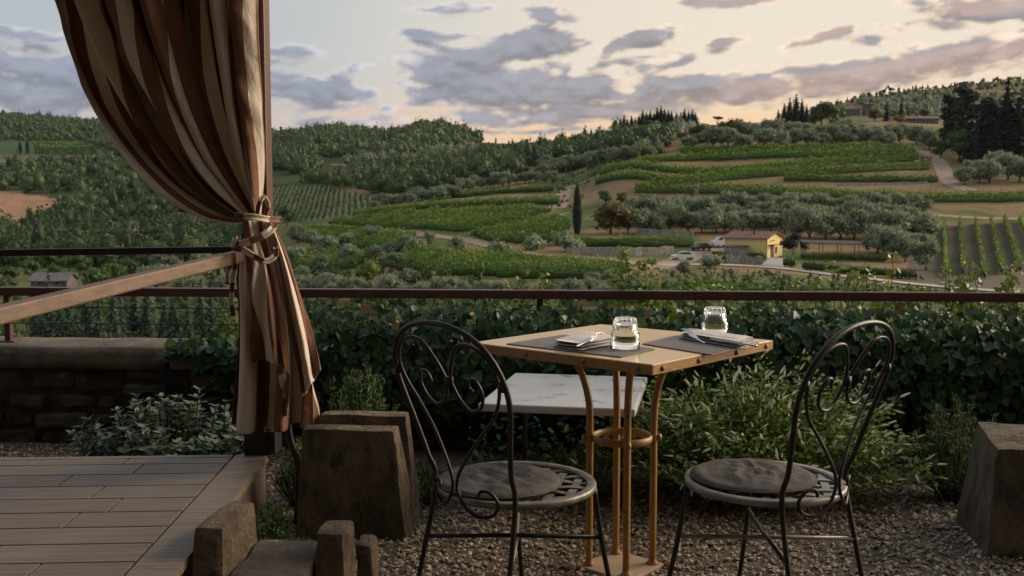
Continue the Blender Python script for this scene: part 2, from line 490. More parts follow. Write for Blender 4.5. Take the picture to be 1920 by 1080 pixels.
def topx(X, Y, Z):
    xr = X / Y; e = (Z - H) / Y
    c, s = math.cos(PITCH), math.sin(PITCH)
    dep = c - e * s; up = s + e * c
    return 960 + FPX * xr / dep, 540 - FPX * up / dep
# land use, painted as the soil and grass colours of the fields
PXg, PYg = topx(GX, GY, GZ)
n1 = fbm2(GX / 18, GY / 30, 4); n2 = fbm2(GX / 5 + 9, GY / 9, 3); n3 = fbm2(GX / 60 + 4, GY / 90 + 7, 3)
dry = np.array([.25, .162, .085]); grass = np.array([.085, .115, .034]); wood = np.array([.018, .03, .012]); straw = np.array([.25, .18, .105])
f = sstep(n1 + 0.5 * n2, 0.66, 0.95)[..., None]
C = grass * f + dry * (1 - f)
leftf = (sstep(TX, -0.13, -0.26)[:, None] * np.ones_like(GY))[..., None]
C = C * (1 - .75 * leftf) + grass * .75 * leftf
nf = (sstep(GY, 150, 110))[..., None]
C = C * (1 - .7 * nf) + grass * .8 * .7 * nf
far = (sstep(GY, 480, 620) * sstep(TX, 0.30, 0.20)[:, None])[..., None]
C = C * (1 - far) + (wood * .6 + grass * .4) * far
def paint(poly, col, y0=0, y1=9999, k=1.0, jag=4):
    m = inpoly(PXg + (n2 - .5) * jag * 4, PYg + (n2 - .5) * jag, poly) & (GY > y0) & (GY < y1)
    C[m] = C[m] * (1 - k) + np.array(col) * k * (0.75 + 0.5 * n2[m])[:, None]
PLOUGH = [(-400,352),(-60,358),(30,360),(90,370),(132,380),(108,396),(60,416),(20,432),(-60,450),(-400,462)]
paint(PLOUGH, (.34, .19, .11), 400, 900)
CLEARING = [(-200,266),(150,265),(180,274),(205,288),(120,293),(-200,292)]
paint(CLEARING, (.05, .085, .035), 900, 1700, jag=1)
paint([(-200,292),(120,293),(205,288),(190,298),(60,310),(-200,303)], (.16, .13, .075), 800, 1700, .8)
paint([(480,350),(615,349),(650,362),(715,372),(722,385),(660,402),(600,412),(480,420)], (.27, .25, .13), 300, 700, .92, 1)
paint([(180,455),(330,398),(370,400),(400,412),(450,432),(300,440),(235,470)], (.25, .22, .115), 200, 800, .85, 1)
TERR = [(1085,345),(1170,318),(1260,282),(1400,274),(1700,272),(1740,290),(1770,345),(2000,350),(2000,400),(1720,392),(1500,384),(1260,384),(1150,372)]
paint(TERR, (.225, .15, .085), 200, 420, .75)
paint([(1720,424),(2000,415),(2000,545),(1640,540),(1700,500)], (.12, .098, .068), 110, 260, .9)
paint([(1180,384),(1500,386),(1740,394),(1750,420),(1180,405)], (.25, .165, .095), 200, 300, .7)
paint([(1540,200),(1600,188),(1760,168),(1800,200),(1760,230),(1540,225)], (.115, .105, .06), 420, 1100, .75)
paint([(1240,506),(1480,512),(1660,535),(1900,556),(1900,700),(1240,700)], (.10, .115, .045), 60, 175, .7)
def terrain():
    nx, ny = GX.shape
    V = np.stack([GX, GY, GZ], -1).reshape(-1, 3)
    i = np.arange(nx - 1)[:, None] * ny + np.arange(ny - 1)[None]
    F = np.stack([i, i + ny, i + ny + 1, i + 1], -1).reshape(-1, 4)
    m, t, b = new_mat('hillside')
    a = t.node('ShaderNodeAttribute', attribute_name='cover')
    co = t.node('ShaderNodeTexCoord').outputs['Object']
    nn = t.noise(co, 0.9, 6, 0.7); nm = t.noise(co, 0.16, 4, 0.6)
    col = t.mix(1.0, a.outputs['Color'], t.m('ADD', t.m('MULTIPLY', nn, 1.1), 0.45), 'MULTIPLY')
    col = t.mix(t.ss(nm, 0.52, 0.72, 0, .45), col, (.05, .075, .02, 1))
    t.put(b.inputs['Base Color'], col); b.inputs['Roughness'].default_value = 0.95; b.inputs['Specular IOR Level'].default_value = 0.1
    me = mesh('hillside', V, F, m, smooth=True)
    ca = me.attributes.new('cover', 'FLOAT_COLOR', 'POINT')
    ca.data.foreach_set('color', np.concatenate([C.reshape(-1, 3), np.ones((nx * ny, 1))], 1).astype(np.float32).ravel())
    o = link('hillside', me)
    tag(o, 'dry grass and soil of the valley slopes and far hills', 'hillside', kind='structure')
terrain()
# dirt tracks and the pale road, draped just above the ground
M_track = pm('dirt_track', (.33, .23, .155), (.25, .175, .12), rough=.95, scale=.5)
M_road = pm('gravel_road', (.45, .39, .32), (.36, .31, .25), rough=.95, scale=.4)
def strip(name, pix, width, mat, label, lift=.10, ymin=90, ymax=900):
    P = np.array([hit(x, y, ymin, ymax) for x, y in pix])
    P = catmull(P, 14)
    T = np.gradient(P, axis=0)[:, :2]; T /= np.linalg.norm(T, axis=1)[:, None] + 1e-9
    N = np.stack([-T[:, 1], T[:, 0]], 1)
    Vs = []
    K = 5
    for kx in range(K):
        o = (kx / (K - 1) - .5) * width * (1 + .25 * (vnoise(np.arange(len(P)) * .35 + kx, np.full(len(P), 3.3)) - .5))
        X = P[:, 0] + N[:, 0] * o; Y = P[:, 1] + N[:, 1] * o
        Vs.append(np.stack([X, Y, ground_z(X, Y) + lift], 1))
    V = np.concatenate(Vs); n = len(P)
    F = np.array([(a * n + i, a * n + i + 1, (a + 1) * n + i + 1, (a + 1) * n + i) for a in range(K - 1) for i in range(n - 1)])
    o = link(name, mesh(name, V, F, mat, smooth=True))
    return tag(o, label, 'road' if 'road' in name else 'track', kind='structure')
strip('gravel_road', [(1235,499),(1300,497),(1400,500),(1480,506),(1560,516),(1660,528),(1760,538),(1900,549),(2050,560)], 3.6, M_road, 'pale gravel road running past the yellow house', .14)
strip('dirt_track', [(1225,500),(1150,487),(1080,483),(1000,477),(930,465),(870,450),(800,441),(700,430),(600,424)], 3.4, M_track, 'brown dirt track curving between the vineyard blocks')
strip('dirt_track', [(600,424),(640,416),(680,411),(780,401),(900,394),(1045,390)], 2.6, M_track, 'brown terrace track between two green vine blocks')
strip('dirt_track', [(870,449),(930,437),(980,424),(1040,411),(1062,400)], 2.0, M_track, 'narrow track dividing the two vine blocks by the cypress')
strip('dirt_track', [(840,374),(900,372),(960,370),(1045,364)], 2.6, M_track, 'brown track under the uppermost middle vine row')
strip('dirt_track', [(1045,392),(1052,372),(1070,352),(1110,335),(1180,312),(1250,291)], 5.0, M_track, 'bare track climbing beside the olive row to the terraces')
strip('dirt_track', [(1690,268),(1725,283),(1760,302),(1770,325),(1785,345),(1820,358)], 5.5, M_track, 'pale path climbing past the right end of the terraces')
strip('dirt_track', [(1225,505),(1265,493),(1300,480),(1340,470),(1362,464)], 5.0, M_track, 'sloping yard track where the two cars stand')
strip('dirt_track', [(210,470),(245,448),(290,422),(330,400)], 6.0, M_track, 'pale track beside the small striped vineyard', .12, 150, 700)
strip('dirt_track', [(1600,400),(1700,402),(1800,408),(1920,412)], 3.0, M_track, 'brown track above the row vineyard on the right')
# paved yard in front of the yellow house
def patch(name, pix, mat, label, lift=.18):
    P = [hit(x, y) for x, y in pix]
    V = [(p[0], p[1], p[2] + lift) for p in P]
    o = link(name, mesh(name, V, [list(range(len(V)))], mat))
    return tag(o, label, 'yard', kind='structure')
patch('paved_yard', [(1426,500),(1470,503),(1472,486),(1444,484)], pm('yard_paving', (.36, .33, .32), (.28, .26, .25), scale=1.5, rough=.9), 'grey paved yard in front of the yellow house')
# ------------------------------------------------------------------ trees
M_olive = leafmat('olive_leaf', (.135, .165, .085), (.37, .405, .25), rough=.6, transl=.3)
M_broad = leafmat('broad_leaf', (.05, .088, .02), (.115, .165, .042), transl=.3)
M_dark = leafmat('dark_needle', (.008, .016, .008), (.022, .036, .016), transl=.1, rough=.7)
M_spruce = leafmat('spruce_needle', (.03, .058, .03), (.085, .13, .068), transl=.1, rough=.65)
M_yellow = leafmat('yellow_leaf', (.10, .14, .02), (.19, .22, .04), transl=.3)
M_rust = leafmat('autumn_leaf', (.11, .078, .028), (.20, .145, .055), transl=.25)
M_orange = leafmat('orange_leaf', (.24, .11, .02), (.36, .19, .04), transl=.3)
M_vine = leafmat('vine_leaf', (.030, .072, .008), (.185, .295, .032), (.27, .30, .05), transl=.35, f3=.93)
M_vine_pale = leafmat('pale_vine_leaf', (.12, .14, .05), (.20, .21, .085), transl=.3)
M_hedge = leafmat('hedge_leaf', (.03, .065, .015), (.07, .12, .03), transl=.2)
M_wood = leafmat('woodland_leaf', (.020, .050, .015), (.125, .175, .042), (.20, .17, .04), transl=.25, f3=.93)
M_bark = pm('bark', (.09, .07, .05), (.05, .04, .03), rough=.95, scale=3)
ICO = None
def icosphere():
    t = (1 + 5 ** .5) / 2
    V = np.array([(-1,t,0),(1,t,0),(-1,-t,0),(1,-t,0),(0,-1,t),(0,1,t),(0,-1,-t),(0,1,-t),(t,0,-1),(t,0,1),(-t,0,-1),(-t,0,1)], float)
    V /= np.linalg.norm(V[0])
    F = np.array([(0,11,5),(0,5,1),(0,1,7),(0,7,10),(0,10,11),(1,5,9),(5,11,4),(11,10,2),(10,7,6),(7,1,8),(3,9,4),(3,4,2),(3,2,6),(3,6,8),(3,8,9),(4,9,5),(2,4,11),(6,2,10),(8,6,7),(9,8,1)])
    return V, F
ICO = icosphere()
def leaf_cloud(lobes, n, size, flat=.0, shell=.55, feather=False):
    """leaf clumps through the volume of some ellipsoids: list of (cx,cy,cz,rx,ry,rz)"""
    L = np.array(lobes, float)
    w = L[:, 3] * L[:, 4] + L[:, 3] * L[:, 5]; w /= w.sum()
    k = rng.choice(len(L), n, p=w)
    d = rvec(n); r = shell + (1.06 - shell) * rng.random(n) ** .6
    P = L[k, :3] + d * r[:, None] * L[k, 3:]
    nrm = d * 1.0 + rvec(n) * .9 + np.array([0, 0, flat])
    R = frames(nrm, rvec(n))
    s = size * (.55 + .9 * rng.random(n))
    if feather:
        R = frames(d * .6 + rvec(n), d * .7 + np.array([0, 0, .6]) + rvec(n) * .7); s = np.stack([s * .62, s * 1.5, s], 1)
    V, T, rn = inst(DIAMOND, P, R, s)
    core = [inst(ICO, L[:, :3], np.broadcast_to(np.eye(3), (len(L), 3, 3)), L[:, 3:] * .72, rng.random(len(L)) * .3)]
    return cat([(V, T, rn)] + core)
def trunk_mesh(name, h, r, forks=3, spread=1.0, mat=None):
    parts = [tube(catmull([(0, 0, -.4), (.05 * h, .02, h * .3), (0, 0, h * .55)], 3), [r * 1.3, r * 1.1, r, r * .95, r * .9, r * .8, r * .75], 6)]
    for i in range(forks):
        a = 2 * math.pi * (i + .3 * random.random()) / forks
        parts.append(tube([(0, 0, h * .5), (spread * .45 * math.cos(a), spread * .45 * math.sin(a), h * .78), (spread * math.cos(a), spread * math.sin(a), h * 1.05)], [r * .7, r * .5, r * .25], 5))
    V, F = join(parts)
    return mesh(name, V, F, mat or M_bark, smooth=True)
def crown(name, lobes, n, size, mat, **kw):
    V, T, r = leaf_cloud(lobes, n, size, **kw)
    return mesh(name, V, T, mat, rnd=r)
def rlobes(nl, rx, rz, cz, lr, jit=.35):
    out = []
    for i in range(nl):
        a = 2 * math.pi * i / nl + random.random() * .8; q = math.sqrt(random.random())
        k_ = lr * (.75 + .5 * random.random())
        out.append((rx * q * math.cos(a), rx * q * math.sin(a), cz + rz * (random.random() * 2 - 1), k_, k_, k_ * (.75 + jit * random.random())))
    return out
PROTO = {}
def proto(kind, variants):
    PROTO[kind] = variants
proto('olive', [(crown('crown', rlobes(12, 1.55, .95, 2.35, .95), 1100, .42, M_olive, feather=True), trunk_mesh('trunk', 1.5, .16, 3, .8)) for _ in range(5)])
proto('broad', [(crown('crown', rlobes(9, 1.7, 1.5, 3.6, 1.35), 640, .52, M_broad), trunk_mesh('trunk', 2.6, .18, 3, 1.0)) for _ in range(4)])
proto('rust', [(crown('crown', rlobes(8, 1.6, 1.2, 3.0, 1.25), 520, .5, M_rust), trunk_mesh('trunk', 2.2, .17, 3, 1.0)) for _ in range(2)])
proto('yellow', [(crown('crown', rlobes(8, 1.5, 1.3, 3.0, 1.25), 620, .45, M_yellow), trunk_mesh('trunk', 2.2, .15, 3, 1.0)) for _ in range(2)])
proto('orange', [(crown('crown', rlobes(7, 1.7, .7, 1.8, 1.05), 420, .45, M_orange), trunk_mesh('trunk', 1.2, .12, 3, .9))])
proto('shrub', [(crown('crown', rlobes(7, 1.2, .35, .95, .85), 420, .36, M_olive), trunk_mesh('trunk', .8, .08, 3, .6)) for _ in range(3)])
def conifer_mesh(h, r, mat, tiers=11, per=34, leaf=.6, droop=.25, jag=.25):
    P, N, T_, S = [], [], [], []
    for i in range(tiers):
        f = i / (tiers - 1); z = h * (.10 + .88 * f); rr = r * (1 - f) ** .85 * (1 - jag * random.random()) + .06 * r
        n = max(6, int(per * (1 - f * .75)))
        a = rng.random(n) * 2 * math.pi; q = .25 + .8 * rng.random(n)
        P.append(np.stack([np.cos(a) * rr * q, np.sin(a) * rr * q, z - droop * rr * q + rng.normal(0, h * .018, n)], 1))
        T_.append(np.stack([np.cos(a), np.sin(a), np.full(n, -.35)], 1)); N.append(np.stack([np.cos(a) * .5, np.sin(a) * .5, np.ones(n)], 1) + rvec(n) * .5)
        S.append(leaf * (.5 + .8 * rng.random(n)) * (1 - .45 * f))
    P, N, T_, S = map(np.concatenate, (P, N, T_, S))
    a = inst(DIAMOND, P, frames(N, T_), np.stack([S * .8, S * 1.5, S], 1))
    cv, cf = lathe([(r * .55, h * .12), (r * .36, h * .4), (r * .18, h * .7), (.02, h * .96)], 7)
    ct_ = np.array([[f[0], f[1], f[2]] for f in cf] + [[f[0], f[2], f[3]] for f in cf])
    V, T, rn = cat([a, (cv, ct_, np.zeros(len(cv)))])
    return mesh('crown', V, T, mat, rnd=rn)
def post_trunk(h, r):
    V, F = tube([(0, 0, -.5), (0, 0, h * .4), (0, 0, h * .85)], [r, r * .7, r * .25], 6)
    return mesh('trunk', V, F, M_bark, smooth=True)
proto('conifer', [(conifer_mesh(10, 2.3, M_dark, 13, 46, .95), post_trunk(10, .22)) for _ in range(3)])
proto('spruce', [(conifer_mesh(8, 1.9, M_spruce, 16, 60, .55, .35, .15), post_trunk(8, .13)) for _ in range(4)])
def cypress_mesh(mat):
    n = 1500
    f = rng.random(n); z = .3 + 9.4 * f
    rr = 1.05 * np.sin(np.clip(f * .93 + .07, 0, 1) * math.pi) ** .55 * (1 - .25 * f)
    a = rng.random(n) * 2 * math.pi; q = .72 + .33 * rng.random(n)
    P = np.stack([np.cos(a) * rr * q, np.sin(a) * rr * q, z], 1)
    N = np.stack([np.cos(a), np.sin(a), np.full(n, .2)], 1) + rvec(n) * .4
    A = inst(DIAMOND, P, frames(N, np.tile([0, 0, 1.0], (n, 1))), np.stack([np.full(n, .26), np.full(n, .55), np.full(n, .3)], 1))
    fs = np.linspace(0, 1, 9)
    cv, cf = lathe([(max(.02, .8 * 1.05 * math.sin(min(1, g * .93 + .07) * math.pi) ** .55 * (1 - .25 * g)), .3 + 9.4 * g) for g in fs], 9)
    ct_ = np.array([[f[0], f[1], f[2]] for f in cf] + [[f[0], f[2], f[3]] for f in cf])
    V, T, rn = cat([A, (cv, ct_, np.zeros(len(cv)))])
    return mesh('crown', V, T, mat, rnd=rn)
proto('cypress', [(cypress_mesh(M_dark), post_trunk(3, .16)) for _ in range(2)])
proto('bigpine', [(crown('crown', [(random.uniform(-2.6, 2.6) * (1.15 - i / 16), random.uniform(-2.2, 2.2) * (1.15 - i / 16), 3.0 + i * .78, 2.0 - i * .06, 2.0 - i * .06, 1.0) for i in range(15)], 1500, .75, M_dark), post_trunk(14, .35)) for _ in range(2)])
proto('umbrella', [(crown('crown', [(random.uniform(-2.4, 2.4), random.uniform(-2, 2), 6.6 + random.uniform(-.2, .2), 1.5, 1.5, .55) for i in range(8)], 420, .6, M_dark), trunk_mesh('trunk', 6.2, .2, 4, 1.8))])
proto('openpine', [(crown('crown', [(random.uniform(-1.6, 1.6), random.uniform(-1.5, 1.5), 4 + random.uniform(-1.2, 2), .8, .8, .6) for i in range(7)], 260, .55, M_dark), trunk_mesh('trunk', 4.6, .15, 4, 1.4))])
proto('shade', [(crown('crown', [(random.uniform(-1.5, 1.5), random.uniform(-1.4, 1.4), 4.2 + random.uniform(-.7, 1.4), 1.0, 1.0, .8) for i in range(9)], 620, .42, M_dark), trunk_mesh('trunk', 4.0, .16, 3, 1.0, pm('pale_bark', (.30, .27, .23), (.22, .2, .17), rough=.9)))])
NOMINAL = dict(shade=6.6, olive=4.3, broad=6.3, rust=5.2, yellow=5.4, orange=3.2, shrub=1.9, conifer=10, spruce=8, cypress=9.9, bigpine=15.3, umbrella=7.6, openpine=6.4)
_cnt = {}
def tree(kind, name, loc, h, label, group=None, cat_='tree', wide=1.0, matn=None):
    v = PROTO[kind]; i = _cnt.get(kind, 0); _cnt[kind] = i + 1
    cm, tm = v[i % len(v)]
    e = empty(name, loc, random.random() * 6.28)
    s = h / NOMINAL[kind]
    e.scale = (s * wide, s * wide, s)
    c = link('crown', cm, e); t = link('trunk', tm, e)
    return tag(e, label, cat_, group)
def tree_px(kind, name, px, py, hpx, label, group=None, ymin=90, ymax=2500, wide=1.0, **kw):
    x, y, z = hit(px, py, ymin, ymax)
    return tree(kind, name, (x, y, z - .05), hpx * y / FPX, label, group, wide=wide, **kw)

# --- olive groves
def grove(pts, hpx, label, group, kind='olive', name='olive_tree', jx=5, jy=2.5, **kw):
    for (x, y) in pts:
        tree_px(kind, name, x + random.uniform(-jx, jx), y + random.uniform(-jy, jy), hpx * random.uniform(.8, 1.2), label, group, wide=random.uniform(.95, 1.25), **kw)
G1 = 'olive grove behind the yellow house'
grove([(x, 408) for x in range(1195, 1745, 24)], 44, 'olive tree in the back row of the grove behind the yellow house', G1)
grove([(x, 424) for x in range(1180, 1500, 23)], 46, 'olive tree in the second row of the grove left of the yellow roof', G1)
grove([(x, 437) for x in range(1205, 1480, 27)], 46, 'olive tree in the front row of the grove left of the yellow roof', G1)
grove([(x, 428) for x in range(1495, 1730, 24)], 48, 'olive tree in the second row of the grove right of the yellow roof', G1)
grove([(x, 450) for x in range(1495, 1745, 26)], 54, 'olive tree in the front row of the grove above the carport', G1)
grove([(x, 476) for x in range(1640, 1735, 30)] + [(1700, 492), (1668, 488), (1732, 505)], 52, 'tall pale olive tree right of the carport roof', 'olives right of the carport')
g2 = [(1290, 283), (1312, 279), (1338, 277), (1362, 276), (1390, 278), (1432, 275), (1455, 273), (1468, 278), (1495, 272), (1512, 274), (1540, 272), (1566, 271), (1582, 276), (1622, 272), (1645, 274), (1664, 274), (1676, 268), (1718, 272), (1745, 280), (1762, 284)]
g2 += [(x, 261) for x in range(1380, 1700, 26)]
grove(g2, 34, 'olive tree standing above the top vine terrace', 'olives above the terraces', jx=3)
g3 = [(1010 + 9.5 * i, 330 - 1.7 * i) for i in range(25)]
grove(g3, 26, 'olive tree in the row climbing left of the terraces', 'olives climbing beside the track', jx=3)
grove([(1022 + 12 * i, 316 - .2 * i) for i in range(8)] + [(968 + 13 * i, 343) for i in range(6)] + [(868 + 11 * i, 358 - 1.1 * i) for i in range(9)], 24, 'olive tree in the broken row above the middle vines', 'olives above the middle vines', jx=3)
grove([(705 + 12 * i, 392 - 1.4 * i) for i in range(6)] + [(772 + 11 * i, 378 - 1.0 * i) for i in range(8)], 24, 'olive tree beside the upper edge of the striped vineyard', 'olives beside the striped vineyard', jx=3)
grove([(1812, 345), (1838, 342), (1858, 346), (1888, 340), (1915, 342), (1935, 344), (1825, 333), (1872, 332)], 44, 'silvery olive tree in front of the dark conifers', 'olives in front of the dark conifers', jx=4)
grove([(580, 462), (612, 478), (648, 470), (560, 498), (603, 512), (650, 498), (700, 486), (742, 506), (782, 478), (806, 462), (858, 478), (570, 532), (620, 545), (665, 548), (760, 536), (560, 455), (700, 452), (738, 480), (770, 470), (842, 492)], 36, 'scattered olive tree on the slope below the curtain strap', 'olives on the near slope')
grove([(560 + 34 * i, 566 + random.uniform(-4, 6)) for i in range(20)], 46, 'olive crown showing just above the metal handrail', 'olives just beyond the terrace', ymin=60)
grove([(300 + 26 * i, 520 + random.uniform(-20, 25)) for i in range(7)] + [(290, 545), (350, 560), (420, 556)], 48, 'olive tree in the hollow below the long handrail', 'olives in the hollow')
grove([(1284, 516), (1148, 532), (1110, 538)], 34, 'lone olive bush below the white car', 'olive bushes below the white car')
grove([(960, 489), (1005, 470), (1055, 462), (1068, 470), (940, 482), (1330, 505)], 26, 'low grey bush beside the dirt track', 'bushes beside the dirt track', kind='shrub', name='grey_bush')
# --- single trees that stand out
tree_px('cypress', 'cypress_tree', 1082, 442, 97, 'tall lone cypress beside the dirt track', wide=.95)
tree_px('cypress', 'cypress_tree', 410, 540, 50, 'slim cypress below the long handrail', wide=.8)
for (x, y, h_) in [(38, 287, 22), (52, 288, 26)]:
    tree_px('cypress', 'cypress_tree', x, y, h_, 'dark cypress of the pair in the far left clearing', 'cypress pair in the clearing', ymin=900, wide=1.6)
tree_px('rust', 'autumn_tree', 1145, 440, 62, 'wide olive brown tree right of the lone cypress', wide=1.5)
tree_px('broad', 'leafy_tree', 1178, 440, 50, 'dark green tree beside the brown tree and cypress')
tree_px('yellow', 'leafy_tree', 1208, 388, 26, 'yellow green bush under the lowest left vine terrace', wide=1.3)
tree_px('broad', 'leafy_tree', 1135, 384, 28, 'green bush at the left foot of the terraces', wide=1.3)
tree_px('broad', 'leafy_tree', 1165, 385, 26, 'second green bush at the foot of the terraces', wide=1.2)
tree_px('olive', 'olive_tree', 1298, 371, 26, 'grey olive bush beside the pole under the terraces')
tree_px('yellow', 'leafy_tree', 685, 548, 64, 'yellow green tree rising above the handrail near the curtain', wide=1.2, ymin=70)
tree_px('broad', 'leafy_tree', 538, 424, 44, 'dark round tree at the foot of the striped vineyard', wide=1.0)
tree_px('broad', 'leafy_tree', 322, 438, 22, 'small round tree in the small striped vineyard', ymin=150)
tree_px('shade', 'shade_tree', 1486, 500, 68, 'dark spreading tree in front of the yellow house')
for i, (x, y, h_, w_) in enumerate([(1808, 292, 132, 1.45), (1782, 276, 100, 1.4), (1845, 302, 120, 1.3)]):
    tree_px('bigpine', 'pine_tree', x, y, h_, ['broad black pine left in the dark clump on the right', 'leftmost dark pine of the clump on the right', 'middle dark pine of the clump on the right'][i], wide=w_)
for i, (x, y, h_, w_) in enumerate([(1885, 302, 146, 1.7), (1905, 305, 118, 1.9), (1925, 304, 135, 1.7), (1862, 304, 105, 2.0), (1830, 306, 80, 2.0), (1850, 306, 70, 2.2), (1898, 307, 80, 2.4)]):
    tree_px('conifer', 'conifer_tree', x, y, h_, 'dark pointed conifer in the black clump at the right edge', 'dark conifers at the right edge', wide=w_)
tree_px('broad', 'leafy_tree', 1800, 302, 58, 'deep green tree at the foot of the dark pines', wide=1.3)
tree_px('broad', 'leafy_tree', 1765, 298, 36, 'green bushy tree beside the climbing path', wide=1.2)
for i, (x, y, h_) in enumerate([(1470, 236, 42), (1480, 236, 50), (1492, 236, 58), (1503, 237, 50), (1512, 238, 40), (1459, 236, 30)]):
    tree_px('conifer', 'conifer_tree', x, y, h_, 'dark ragged conifer left of the hilltop farmhouse', 'conifers left of the hilltop farmhouse', wide=1.5)
for i, (x, y, h_) in enumerate([(1540, 238, 52), (1556, 238, 44), (1528, 240, 42)]):
    tree_px('broad', 'leafy_tree', x, y, h_, 'tall green tree beside the hilltop farmhouse', 'green trees beside the hilltop farmhouse')
for (x, y, h_) in [(1663, 228, 36), (1690, 227, 42)]:
    tree_px('conifer', 'conifer_tree', x, y, h_, 'dark fir of the pair right of the hilltop farmhouse', 'fir pair by the hilltop farmhouse', wide=1.1)
tree_px('orange', 'orange_bush', 1686, 232, 16, 'bright orange bush under the pair of firs', wide=1.3)
tree_px('rust', 'autumn_tree', 1640, 228, 24, 'rust brown tree beside the hilltop farmhouse', wide=1.3)
tree_px('rust', 'autumn_tree', 1733, 222, 18, 'rust brown tree above the long roofed farm building', wide=1.5)
tree_px('broad', 'leafy_tree', 1594, 256, 28, 'dark olive green tree below the hilltop farmhouse', wide=1.2)
tree_px('yellow', 'leafy_tree', 1562, 246, 24, 'yellow green tree below the hilltop farmhouse')
tree_px('rust', 'autumn_tree', 1280, 270, 22, 'red brown tree left of the hilltop shrubs', wide=1.2)
tree_px('broad', 'leafy_tree', 1312, 268, 40, 'large dark green tree on the skyline left of the brown trees', wide=1.3)
for (x, y, h_) in [(1352, 262, 34), (1378, 262, 38), (1402, 260, 30)]:
    tree_px('rust', 'autumn_tree', x, y, h_, 'brown green tree of the skyline row above the terraces', 'brown skyline trees', wide=1.2)
tree_px('umbrella', 'umbrella_pine', 1345, 246, 28, 'small umbrella pine alone on the skyline', wide=.8)
tree_px('umbrella', 'umbrella_pine', 1806, 172, 18, 'flat topped umbrella pine on the far right ridge', ymin=600, wide=1.3)
for (x, y, h_) in [(1657, 180, 17), (1670, 179, 20), (1684, 179, 14)]:
    tree_px('openpine', 'pine_tree', x, y, h_, 'open crowned pine of the trio on the far ridge', 'pine trio on the far ridge', ymin=600)
for i, (x, h_) in enumerate([(1156, 18), (1163, 20), (1170, 22), (1176, 17), (1184, 21), (1191, 17), (1198, 20), (1205, 26), (1212, 24), (1219, 25), (1226, 22), (1232, 28), (1239, 30), (1246, 26), (1253, 24), (1259, 22), (1268, 20), (1276, 19), (1283, 24), (1291, 21), (1298, 22), (1304, 18)]):
    tree_px('conifer', 'conifer_tree', x, 243 - i * .4, h_ * 1.35, 'dark pointed conifer of the row along the middle ridge', 'conifers along the middle ridge', ymin=520, ymax=760, wide=1.9)
for i, (x, y, h_) in enumerate([(20, 528, 40), (105, 520, 34), (130, 500, 46), (150, 512, 52), (60, 516, 40), (250, 520, 44), (215, 540, 60), (180, 545, 58), (10, 560, 50), (48, 500, 34), (300, 500, 40), (270, 500, 36), (95, 496, 34), (205, 500, 38), (350, 492, 36), (385, 498, 40), (430, 500, 40)]):
    tree_px('broad', 'leafy_tree', x, y + 8, h_, 'round green tree in the hollow at the left edge', 'round trees in the left hollow', wide=1.2)
for i in range(17):
    x = 66 + 24 * i + random.uniform(-6, 6)
    tree_px('spruce', 'spruce_tree', x, 655 + random.uniform(-8, 14), random.uniform(100, 145), 'young spruce seen between the handrail and the stone wall', 'young spruces below the wall', ymin=60, wide=1.15)

# --- woodland: too many to count, one mass each
def woodland(name, polys, n, hm, mat, label, y0, y1, skip=(), px0=-160, px1=2080, leaf=.20, cover_n=32):
    tm = []
    for v in range(4):
        V, T, r = leaf_cloud([(random.uniform(-.1, .1), random.uniform(-.1, .1), .5, .46, .46, .46)], cover_n, leaf, shell=.6)
        tm.append((V, T))
    parts = []; got = 0; tries = 0
    t0, t1 = (px0 - 960) / FPX, (px1 - 960) / FPX
    while got < n and tries < 60:
        tries += 1
        m = n
        Y = np.sqrt(rng.random(m) * (y1 * y1 - y0 * y0) + y0 * y0); X = (t0 + (t1 - t0) * rng.random(m)) * Y
        Z = ground_z(X, Y); px, py = topx(X, Y, Z)
        ok = np.zeros(m, bool)
        for p in polys: ok |= inpoly(px, py, p)
        for p in skip: ok &= ~inpoly(px, py, p)
        X, Y, Z = X[ok], Y[ok], Z[ok]
        if not len(X): continue
        k_ = min(len(X), n - got)
        X, Y, Z = X[:k_], Y[:k_], Z[:k_]; got += k_
        a = rng.random(k_) * 6.28
        R = np.zeros((k_, 3, 3)); R[:, 0, 0] = np.cos(a); R[:, 0, 1] = -np.sin(a); R[:, 1, 0] = np.sin(a); R[:, 1, 1] = np.cos(a); R[:, 2, 2] = 1
        s = hm * (.5 + .9 * rng.random(k_) ** 1.6)
        S = np.stack([s * (.75 + .6 * rng.random(k_)), s * (.9 + .4 * rng.random(k_)), s * (.7 + .7 * rng.random(k_))], 1)
        nar = rng.random(k_) < .22; S[nar] *= np.array([.55, .55, 1.35])
        tone = np.clip(1.3 * (fbm2(X / 70, Y / 70, 3) - .25) * .75 + .55 * (rng.random(k_) - .25), 0, 1)
        for v in range(4):
            q = np.arange(k_) % 4 == v
            if q.any():
                if v == 0: tone = np.where(nar, tone * .35, tone)
                V, T, r = inst(tm[v], np.stack([X, Y, Z - .1 * s], 1)[q], R[q], S[q], tone[q])
                r = np.clip(r * .75 + .25 * rng.random(len(r)), 0, 1)
                parts.append((V, T, r))
    V, T, r = cat(parts)
    o = link(name, mesh(name, V, T, mat, rnd=r))
    return tag(o, label, 'woodland', kind='stuff')
HILLW = [[(480,310),(480,225),(900,225),(930,262),(840,278),(760,290),(680,296),(640,312),(560,330)]]
FARM = [(596,296),(724,296),(724,338),(596,338)]; HILLFARM = [(1582,198),(1642,198),(1642,226),(1582,226)]
woodland('woodland', HILLW, 4800, 9.5, M_wood, 'dark wooded hills behind the striped vineyard', 620, 1500, px0=440, px1=960, skip=[FARM])
LEFTW = [[(-160,190),(470,190),(470,440),(330,398),(240,450),(200,480),(-160,480)]]
